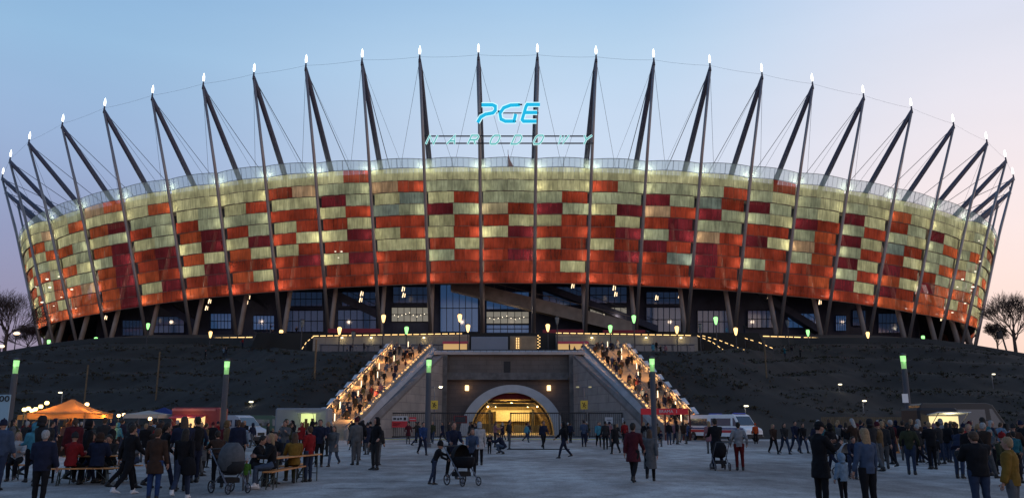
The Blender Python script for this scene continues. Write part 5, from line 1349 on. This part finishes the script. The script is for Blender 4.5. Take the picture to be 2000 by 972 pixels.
# ------------------------------------------------------------------ crowds
cr = random.Random(77)
DARKS = ['black'] * 6 + ['navy'] * 5 + ['charcoal'] * 4 + ['brown'] * 2 + ['maroon', 'grey', 'denim', 'olive']
BRIGHT = ['red', 'white', 'blue', 'pale', 'pink', 'teal', 'tan', 'cyan', 'lightblue']
WORDS = dict(lightblue='pale blue', pale='light grey', denim='denim blue', darkred='dark red')
def crowd(n, ufn, dfn, place, group, heading, detail=False, pb=.18, mind=.55, zfn=None, poses=('stand', 'stand_b', 'pockets', 'phone', 'hip', 'walk', 'walk_b'), stuff=False):
    k = 0; tries = 0
    while k < n and tries < n * 40:
        tries += 1
        d = dfn(); u = ufn(d)
        p = Vector((_ray(u, 830)[0] * d, d, 0)) if zfn is None else zfn(u, d)
        if any((p.x - q.x) ** 2 + (p.y - q.y) ** 2 < mind ** 2 for q in PEOPLE): continue
        c = cr.choice(BRIGHT) if cr.random() < pb else cr.choice(DARKS)
        coat = cr.choice(('jacket', 'jacket', 'coat', 'puffy')); hair = cr.choice(('short', 'short', 'long', 'beanie', 'hood', 'tail'))
        hc = cr.choice(('dark', 'brown', 'fair', 'black', 'grey')) if hair in ('short', 'long', 'tail') else (c if hair == 'hood' else cr.choice(('black', 'charcoal', 'maroon', 'navy')))
        child = cr.random() < .08
        tcn = cr.choice(('jeans', 'black', 'charcoal', 'navy', 'grey'))
        look = {'beanie': '%s beanie' % WORDS.get(hc, hc), 'hood': 'hood up', 'long': 'long %s hair' % hc, 'tail': '%s ponytail' % hc, 'short': 'short %s hair' % hc}[hair]
        person(p, heading(), cr.choice(poses), '%s in %s %s %s, %s and %s %s' % ('child' if child else 'person', 'an' if c == 'olive' else 'a', WORDS.get(c, c), 'coat' if coat == 'coat' else 'jacket', 'jeans' if tcn == 'jeans' else tcn + ' trousers', look, place), coat=coat, cc=c, tc=tcn, hair=hair, hc=hc,
               H=cr.uniform(1.60, 1.84) if not child else cr.uniform(1.05, 1.3), child=child, group=group, detail=detail, near=False, stuff=stuff)
        k += 1
anyh = lambda: cr.uniform(-3.1, 3.1)
crowd(80, lambda d: cr.uniform(-20, 470), lambda d=0: 21 + 36 * cr.random() ** 1.3, 'behind left beer tables', 'people in the crowd behind the left beer tables', lambda: BACK + cr.uniform(-1.2, 1.2))
crowd(34, lambda d: cr.uniform(440, 740), lambda d=0: 30 + 40 * cr.random(), 'below left stairway', 'people in the crowd below the left stairway', anyh)
crowd(32, lambda d: cr.uniform(745, 1240), lambda d=0: cr.uniform(52, 90), 'near tunnel gates', 'people at the tunnel gates', anyh, pb=.25)
crowd(13, lambda d: cr.uniform(1240, 1350), lambda d=0: cr.uniform(58, 80), 'under red banner', 'people under the red entrance banner', anyh)
crowd(56, lambda d: cr.uniform(1585, 1880), lambda d=0: 27 + 24 * cr.random(), 'in right queue', 'people in the right queue', lambda: BACK + cr.uniform(-1.2, 1.2), pb=.1)
crowd(24, lambda d: cr.uniform(1840, 2010), lambda d=0: cr.uniform(22, 50), 'before black truck', 'people before the black food truck', anyh, pb=.15)
def stair_pt(s):
    def f(u, d):
        w = cr.uniform(.08, .92); return Vector((s * lerp(edge_in(d), edge_out(d), w), d, stair_z(d) + .08))
    return f
for s, side in ((-1, 'left'), (1, 'right')):
    crowd(62, lambda d: 0, lambda d=0: cr.uniform(YB + 1.5, YT - 1), 'on the lit %s stairway' % side, '%s stairway people' % side, lambda: cr.choice((0, math.pi)) + cr.uniform(-.5, .5), zfn=stair_pt(s), mind=.42, pb=.05, poses=('walk', 'walk_b', 'stand', 'stand_b'), stuff=True)
crowd(16, lambda d: 0, lambda d=0: cr.uniform(120, 131), 'on the terrace above the portal', 'people on the terrace', anyh, zfn=lambda u, d: Vector((cr.choice((-1, 1)) * cr.uniform(8, 26), d, ZT)), poses=('stand', 'stand_b', 'phone'), stuff=True)
crowd(14, lambda d: 0, lambda d=0: cr.uniform(138, 146), 'by the parapets at the top of the hill', 'people on the hill top', anyh, zfn=lambda u, d: Vector((lambda x: Vector((x, d, hill_h(x, d))))(cr.choice((-1, 1)) * cr.uniform(36, 52))), poses=('stand', 'stand_b', 'phone'), stuff=True)

vs_, fs_, mi_, ms_, off = [], [], [], [], 0
for me, M, mats in STUFF:
    n = len(me.vertices); co = np.empty(n * 3, 'f'); me.vertices.foreach_get('co', co); c = co.reshape(-1, 3) @ np.array(M.to_3x3()).T + np.array(M.translation)
    idx = []
    for m in mats:
        if m not in ms_: ms_.append(m)
        idx.append(ms_.index(m))
    vs_.append(c)
    for p in me.polygons: fs_.append([x + off for x in p.vertices]); mi_.append(idx[p.material_index])
    off += n
me = bpy.data.meshes.new('distant_crowd'); me.from_pydata(np.concatenate(vs_).tolist(), [], fs_)
for m in ms_: me.materials.append(m)
me.polygons.foreach_set('material_index', mi_); me.polygons.foreach_set('use_smooth', [True] * len(fs_)); me.update()
setp(link('distant_crowd', me), 'tiny crowd climbing both lit stairways and standing on the terraces above', 'crowd', kind='stuff')

# ------------------------------------------------------------------ stalls and vehicles
def tent_cloth(col, c):
    n = 'tent cloth ' + col
    if n in MATS: return MATS[n]
    m = mat(n, c, .8, .08, 1); nt = m.node_tree; N = nt.nodes; p = N['Principled BSDF']; o = N['Material Output']
    tr = N.new('ShaderNodeBsdfTranslucent'); tr.inputs[0].default_value = (*c, 1); mx = N.new('ShaderNodeMixShader'); mx.inputs[0].default_value = .5
    nt.links.new(p.outputs[0], mx.inputs[1]); nt.links.new(tr.outputs[0], mx.inputs[2]); nt.links.new(mx.outputs[0], o.inputs[0]); return m
def tent(u, v_peak, v_eave, d, hw, label, col):
    a = at(u, v_eave, d); pk = at(u, v_peak, d).z; t = empty('market_tent', (a.x, d, 0), label, 'tent'); e = a.z
    mb = MB(); n = 8; rings = []
    for k in range(n + 1):
        f = k / n; w = hw * (1 - f) ** 1 + .04; z = e + (pk - e) * (f ** 1.55)
        rings.append([Vector((x * w, y * w, z - (.10 * (1 - f) if (x == 0 or y == 0) else 0))) for x, y in ((-1, -1), (0, -1), (1, -1), (1, 0), (1, 1), (0, 1), (-1, 1), (-1, 0))])
    vs = [q for r in rings for q in r]; mb.add(vs, [(i * 8 + k, i * 8 + (k + 1) % 8, (i + 1) * 8 + (k + 1) % 8, (i + 1) * 8 + k) for i in range(n) for k in range(8)])
    tm = tent_cloth(col,  {'orange': (.55, .27, .10), 'blue': (.03, .05, .20), 'white': (.5, .48, .45)}[col]); mb.build('canopy', tm, t)
    mb = MB(); mb.add([(-hw, -hw, e), (hw, -hw, e), (hw, -hw, e - .28), (-hw, -hw, e - .28)], [(0, 1, 2, 3)]); mb.add([(hw, -hw, e), (hw, hw, e), (hw, hw, e - .28), (hw, -hw, e - .28)], [(0, 1, 2, 3)]); mb.build('valance', tm, t)
    for x in (-1, 1):
        for y in (-1, 1): mb = MB(); mb.tube([(x * hw * .97, y * hw * .97, 0), (x * hw * .97, y * hw * .97, e)], .03, 6); mb.build('pole', steel, t)
    return t
t = tent(139, 779, 806, 44, 1.5, 'orange lit market tent with a pointed roof at the left', 'orange')
for dx, dy in ((-.9, -.5), (.9, -.3), (1.3, .6)):
    mb = MB(); mb.ball((dx, dy, 2.05), .13, 5); mb.build('hanging_bulb', lampmat('bulb', (1, .60, .22), 4), t)
    point('tent_light', (dx, dy - .1, 1.95), (1, .45, .12), 75, .15, t)
mb = MB(); mb.bev((-1.35, -1.3, 0), (1.35, -.9, 1.0), .03); mb.build('counter', cloth('brown'), t)
mb = MB(); mb.bev((.15, -1.2, 1.0), (.8, -.7, 1.45), .05); mb.lathe([(.22, 1.45), (.24, 1.6), (.08, 1.75), (.08, 2.1)], 10, (.5, -.9, 0)); mb.build('cooking_drum', mat('hot metal', (.12, .05, .03), .5), t)
t2 = tent(84, 799, 810, 52, 1.0, 'small second tent joined at the left of the orange tent', 'orange')
tent(320, 795, 808, 62, 1.3, 'dark blue pointed tent left of the red food truck', 'blue')
t = tent(290, 801, 808, 58, 1.2, 'low white tent between the orange tent and the red food truck', 'white')
# glowing bulbs of a light garland above the tent at the far left
gm = MB(); gl = MB()
P_ = [at(u, v, 50) for u, v in ((48, 796), (56, 794), (63, 798), (70, 795), (80, 790), (92, 783))]
gl.tube([(P_[0].x, 50, 0), P_[0]], .04, 6); gl.tube([(P_[-1].x, 50, 0), P_[-1]], .04, 6); gl.tube(P_, .015, 5)
for p in P_: gm.ball(p - Vector((0, 0, .1)), .13, 5)
t = gl.build('light_garland', steel_d); setp(t, 'garland of yellow bulbs on posts above the small tent at far left', 'lights')
o = link('bulb', gm.mesh('bulb', lampmat('yellow bulb', (1, .70, .2), 4))); o.parent = t
point('garland_light', P_[3] - Vector((0, .5, .5)), (1, .7, .2), 60, .2)
for u, v, d, lab in ((232, 811, 55, 'bare bulb on a post right of the orange tent, left of a pair'), (242, 809, 60, 'bare bulb on a post right of the orange tent, right of a pair'), (293, 817, 52, 'bare bulb on a post in front of the low white tent'), (170, 789, 48, 'bare bulb on a post above the right slope of the orange tent')):
    p = at(u, v, d); mb = MB(); mb.tube([(0, 0, 0), (0, 0, p.z)], .03, 6); t = mb.build('bulb_post', steel_d); t.location = (p.x, d, 0); setp(t, lab, 'lamp', 'bare bulbs in the left crowd')
    mb = MB(); mb.ball((0, 0, p.z), .12, 5); o = link('bulb', mb.mesh('bulb', lampmat('bulb', (1, .6, .22), 4))); o.parent = t; point('bulb_light', (0, -.2, p.z), (1, .55, .2), 20, .1, t)
# blue banner with round letters at the left edge
d = 34; a = at(-12, 812, d); b = at(21, 770, d); t = empty('banner_stand', ((a.x + b.x) / 2, d, 0), 'pale blue upright banner with dark round letters at the left edge', 'banner'); w = (b.x - a.x) / 2
mb = MB(); mb.bev((-w, 0, .3), (w, .05, b.z), .01); mb.build('panel', mat('pale blue panel', (.22, .33, .40), .6, .05, 1), t)
for k in range(2):
    mb = MB(); c = (w - .12 - k * .22, -.02, b.z - .16); mb.tube([(c[0] + .075 * math.cos(q * math.pi / 8), c[1], c[2] + .10 * math.sin(q * math.pi / 8)) for q in range(17)], .022, 6, False); mb.build('letter', black, t)
for x in (-w + .05, w - .05): mb = MB(); mb.tube([(x, .08, 0), (x, .08, b.z)], .03, 6); mb.build('post', steel, t)
# food trailers
def wheel(t, x, y, r, side=-1):
    mb = MB(); n = 20
    mb.loft([[(x + r * q * math.cos(2 * math.pi * k / n), y + dy, r + r * q * math.sin(2 * math.pi * k / n)) for k in range(n)] for dy, q in ((-.1, .80), (-.1, .97), (-.06, 1), (.06, 1), (.1, .97), (.1, .8))]); o = mb.build('wheel', black, t)
    m2 = MB(); m2.loft([[(x + r * q * math.cos(2 * math.pi * k / 12), y + dy, r + r * q * math.sin(2 * math.pi * k / 12)) for k in range(12)] for dy, q in ((-.12, .2), (-.125, .5), (-.09, .62), (.0, .62))]); m2.build('rim', steel, t).parent = o
def trailer(u0, u1, vt, d, rz, label, body, glow, win, hgl, awning=None, gcol=(1, .6, .25)):
    a, b = at(u0, vt, d), at(u1, vt, d); L_ = b.x - a.x; h = a.z; t = empty('food_trailer', ((a.x + b.x) / 2, d, 0), label, 'food truck', None, rz); w = L_ / 2
    mb = MB(); mb.bev((-w, 0, .45), (w, 2.1, h), .12); mb.build('body', body, t)
    x0, x1, z0, z1 = -w + win[0] * L_, -w + win[1] * L_, win[2] * h, win[3] * h
    mb = MB(); mb.box((x0, -.03, z0), (x1, -.004, z1)); o = mb.build('serving_hatch', lampmat('hatch glow ' + label[:8], gcol, glow), t)
    m2 = MB(); rr = random.Random(4)
    for k in range(7): x = lerp(x0, x1, (k + .5) / 7); m2.box((x - rr.uniform(.03, .12), -.05, z0), (x + rr.uniform(.03, .14), -.032, z0 + (z1 - z0) * rr.uniform(.25, .8)))
    m2.box((x0 - .05, -.25, z0 - .06), (x1 + .05, -.004, z0)); q = m2.build('counter', cloth('brown'), t)
    if awning:
        mb = MB(); mb.add([(x0 - .1, -.02, z1 + .05), (x1 + .1, -.02, z1 + .05), (x1 + .1, -1.2, z1 + .30 * awning), (x0 - .1, -1.2, z1 + .30 * awning), (x0 - .1, -.02, z1 + .09), (x1 + .1, -.02, z1 + .09), (x1 + .1, -1.2, z1 + .04 + .30 * awning), (x0 - .1, -1.2, z1 + .04 + .30 * awning)], [(0, 3, 2, 1), (4, 5, 6, 7), (0, 1, 5, 4), (1, 2, 6, 5), (2, 3, 7, 6), (3, 0, 4, 7)]); mb.build('awning', hgl, t)
        for x in (x0, x1): mb = MB(); mb.tube([(x, -.03, z0 + .3), (x, -1.1, z1 + .27 * awning)], .02, 5); mb.build('strut', steel, t)
    for x in (-w * .55, w * .55): wheel(t, x, .1, .34)
    point('hatch_light', ((x0 + x1) / 2, -.8, z1 - .1), gcol, 45, .3, t)
    return t
t = trailer(336, 428, 795, 58, .02, 'red food truck with warm lit serving hatch in the left crowd', mat('dull red panel', (.20, .035, .04), .6, .1, 1), 1.3, (.12, .72, .42, .78), red_p, -.5)
mb = MB(); mb.box((-1.6, -.05, 2.45), (1.4, -.01, 2.62)); mb.build('sign_strip', mat('dull pink strip', (.35, .12, .12), .6), t)
t = trailer(538, 640, 796, 66, 0, 'grey food trailer with yellow green lit hatch below the left stairway', mat('grey panel', (.17, .18, .20), .6, .1, 1), .9, (.50, .78, .42, .84), mat('awning grey', (.3, .31, .33), .7), .2, (.75, .85, .35))
t = trailer(1792, 1872, 796, 46, 0, 'black food truck body with bright hatch and raised awning on the right', mat('matt black panel', (.02, .018, .02), .6, .1, 1), 1.0, (.25, .96, .44, .82), mat('pale awning', (.45, .50, .55), .6), .6, (1, .80, .42))
# vans
def van(p, rz, label, paint, L_=5.4, H=2.35, stripe=None, bar=False, grp=None):
    t = empty('van', p, label, 'van', grp, rz)
    prof = [(-L_ / 2, .45), (-L_ / 2, H - .12), (-L_ / 2 + .15, H), (L_ / 2 - 1.75, H), (L_ / 2 - 1.45, H - .10), (L_ / 2 - .75, 1.35), (L_ / 2 - .12, 1.12), (L_ / 2, .95), (L_ / 2 + .02, .45)]
    def pr(y, k): return [Vector((x, y, .45 + (z - .45))) for x, z in prof]
    mb = MB(); rings = []
    for y, k in ((-1, .93), (-.97, 1), (-.6, 1), (.6, 1), (.97, 1), (1, .93)):
        rings.append([Vector((x * (1 - (1 - k) * .3), y * (1 - .10 * max(0, (z - 1.3)) / 1.1), .45 + (z - .45) * (k * .04 + .96))) for x, z in prof])
    mb.loft(rings); mb.build('body', paint, t)
    def sp(x, z, sy, o=.008): return Vector((x, sy * (1.0 * (1 - .10 * max(0, (z - 1.3)) / 1.1) + o), z))
    for sy in (-1, 1):
        for nm, pts in (('side_window', ((L_ / 2 - 1.62, 1.38), (L_ / 2 - .98, 1.38), (L_ / 2 - 1.50, H - .32), (L_ / 2 - 1.66, H - .32))), ('rear_window', ((-L_ / 2 + .5, 1.4), (L_ / 2 - 1.9, 1.4), (L_ / 2 - 1.9, H - .35), (-L_ / 2 + .5, H - .35)))):
            mb = MB(); q = [sp(x, z, sy) for x, z in pts]; mb.add(q, [(0, 1, 2, 3)]); mb.build(nm, dark_glass, t)
        if stripe:
            for z0, z1, m in stripe: mb = MB(); mb.add([sp(-L_ / 2 + .05, z0, sy, .006), sp(L_ / 2 - .3, z0, sy, .006), sp(L_ / 2 - .3, z1, sy, .006), sp(-L_ / 2 + .05, z1, sy, .006)], [(0, 1, 2, 3)]); mb.build('stripe', m, t)
        for x in (-L_ / 2 + .95, L_ / 2 - .85):
            mb = MB(); n = 12
            mb.add([Vector((x + .42 * math.cos(math.pi * k / n), sy * 1.012, .40 + .42 * math.sin(math.pi * k / n))) for k in range(n + 1)], [tuple(range(n + 1))]); mb.build('wheel_arch', black, t)
            wheel(t, x, sy * .93, .34)
        mb = MB(); mb.bev((L_ / 2 - 1.0, sy * 1.12 - .1, 1.35), (L_ / 2 - .85, sy * 1.12 + .1, 1.62), .02); mb.build('mirror', black, t)
        mb = MB(); mb.box((L_ / 2 - .05, sy * .72 - .18, .82), (L_ / 2 + .015, sy * .72 + .18, 1.02)); mb.build('headlight', mat('clear lens', (.6, .6, .62), .15, 0, 1, spec=.8), t)
    mb = MB(); y0 = .82; mb.add([Vector((L_ / 2 - 1.40, -y0, H - .19)), Vector((L_ / 2 - 1.40, y0, H - .19)), Vector((L_ / 2 - .80, y0 * 1.06, 1.42)), Vector((L_ / 2 - .80, -y0 * 1.06, 1.42))], [(0, 1, 2, 3)]); mb.v = [(x + .03, y, z + .02) for x, y, z in mb.v]; mb.build('windscreen', dark_glass, t)
    mb = MB(); mb.bev((L_ / 2 - .02, -.9, .38), (L_ / 2 + .1, .9, .66), .03); mb.bev((L_ / 2 + .005, -.4, .74), (L_ / 2 + .03, .4, .95), .01); mb.build('bumper', black, t)
    if bar: mb = MB(); mb.bev((L_ / 2 - 1.95, -.7, H + .005), (L_ / 2 - 1.65, .7, H + .13), .04); mb.build('light_bar', mat('blue beacon', (.03, .06, .3), .2), t)
    return t
amb = [(.78, 1.02, red_p), (1.08, 1.2, mat('dark blue stripe', (.03, .05, .18), .5))]
p = gp(1440, 858); van(Vector((at(1432, 800, 76).x, 76, 0)), -1.08, 'white ambulance with red stripe, the front one of two by the entrance', white_p, 5.0, 2.4, amb, True, 'ambulances by the entrance')
p = gp(1392, 858); van(Vector((at(1388, 800, 81).x, 81, 0)), -1.15, 'white ambulance with red stripe, the rear one beside the entrance banner', white_p, 5.0, 2.4, amb, True, 'ambulances by the entrance')
van(Vector((at(452, 830, 62).x, 63, 0)), -.35, 'small white van right of the red food truck', mat('pale van paint', (.35, .37, .42), .4, .05, 1), 4.6, 2.2, None, False)
van(Vector((at(512, 830, 74).x, 75, 0)), .2, 'dark green van behind the crowd left of the grey trailer', mat('dark green paint', (.03, .07, .05), .4, .05, 1), 4.6, 2.3)
van(Vector((at(1915, 830, 47).x, 48.6, 0)), -.12, 'black van front with a pale windscreen right of the lit hatch', mat('black van paint', (.012, .012, .016), .35, .05, 1, spec=.4), 5.4, 2.75)
# A-board and litter near the right queue
g = gp(1742, 884); mb = MB(); mb.add([(-.35, -.22, 0), (.35, -.22, 0), (.33, 0, 1.0), (-.33, 0, 1.0), (-.35, .22, 0), (.35, .22, 0)], [(0, 1, 2, 3), (3, 2, 5, 4)]); t = mb.build('chalk_board', wood); t.location = g; setp(t, 'wooden A shaped chalk board at the edge of the right queue', 'board')
mb = MB(); mb.add([(-.28, -.215, .1), (.28, -.215, .1), (.27, -.03, .92), (-.27, -.03, .92)], [(0, 1, 2, 3)]); mb.v = [(x, y - .012, z) for x, y, z in mb.v]; o = link('black_face', mb.mesh('black_face', black)); o.parent = t
# low wooden fence on the right slope foot
mb = MB(); P0, P1 = at(1605, 812, 66), at(1770, 806, 66); n = 46
for k in range(n):
    p = P0.lerp(P1, k / (n - 1)); mb.box((p.x - .05, p.y - .02, .05), (p.x + .05, p.y + .02, 2.1))
for z in (.4, 1.8): mb.box((P0.x, P0.y + .021, z), (P1.x, P0.y + .07, z + .1))
t = mb.build('picket_fence', mat('weathered timber', (.10, .075, .045), .8, .2, 3)); setp(t, 'low brown timber fence behind the right queue', 'fence')

# ------------------------------------------------------------------ bare trees
def bare_tree(p, h, spread, label, seed, lean=0):
    r = random.Random(seed); t = empty('bare_tree', p, label, 'tree', 'bare trees at the hill edges')
    bark = mat('grey bark', (.06, .045, .042), .9, .2, 4)
    tr = MB(); tr.tube([(0, 0, -.5), (.1 * lean, 0, h * .16), (.3 * lean, .1, h * .34)], [h * .026, h * .021, h * .016], 8); tr.build('trunk', bark, t)
    mb = MB(); cnt = [0]
    def grow(a, d, ln, rad, lv):
        cnt[0] += 1
        b = a + d * ln; m = a.lerp(b, .5) + Vector((r.uniform(-1, 1), r.uniform(-1, 1), r.uniform(-1, 1))) * ln * .06
        r0 = max(rad, .02); mb.tube([a, m, b], [r0, max(rad * .82, .018), max(rad * .62, .015)], 4 if lv > 1 else 6, False)
        if lv >= 6: return
        for k in range(3 if lv < 3 else 2 + (r.random() < .5)):
            n = Vector((r.uniform(-1, 1), r.uniform(-1, 1), r.uniform(-.45, .8)))
            dd = (d * 1.0 + n * spread).normalized(); dd.z += .06 * (1 if lv < 4 else -.6); dd.normalize()
            grow(a.lerp(b, r.uniform(.6, 1)), dd, ln * r.uniform(.70, .98), rad * .58, lv + 1)
    top = Vector((.3 * lean, .1, h * .34))
    for k in range(7):
        a = k * .9 + r.uniform(-.4, .4); d = Vector((math.cos(a) * .7, math.sin(a) * .7, r.uniform(.15, 2.4))).normalized()
        grow(top.lerp(Vector((.1 * lean, 0, h * .14)), r.random()), d, h * .15, h * .010, 0)
    mb.build('crown', bark, t)
for (u, v, Y, h, lab, sd) in ((8, 690, 205, 20, 'large bare tree at the left edge beyond the hill', 4), (52, 690, 225, 11, 'smaller bare tree beside the stadium at the left', 9), (1985, 694, 195, 18, 'bare spreading tree against the pink sky at the right edge', 14), (1950, 690, 212, 9, 'small bare tree just left of the right edge tree', 17)):
    x = at(u, v, Y).x; bare_tree(Vector((x, Y, hill_h(x, Y))), h, .62, lab, sd)
for (u, Y, h, lab) in ((165, 108, 6, 'thin bare pole on the left slope above the orange tent'), (304, 112, 6.5, 'thin bare pole on the left slope above the red food truck'), (612, 105, 5, 'thin bare pole on the slope beside the left stairway'), (1500, 112, 5, 'thin bare pole on the right slope')):
    x = at(u, 780, Y).x; z = hill_h(x, Y); mb = MB(); mb.tube([(x, Y, z - .3), (x, Y, z + h)], .11, 6); t = mb.build('wooden_pole', mat('weathered timber', (.10, .075, .045), .8, .2, 3)); setp(t, lab, 'pole', 'thin poles on the slopes')
print('people', len(PEOPLE), 'objs', len(bpy.data.objects))
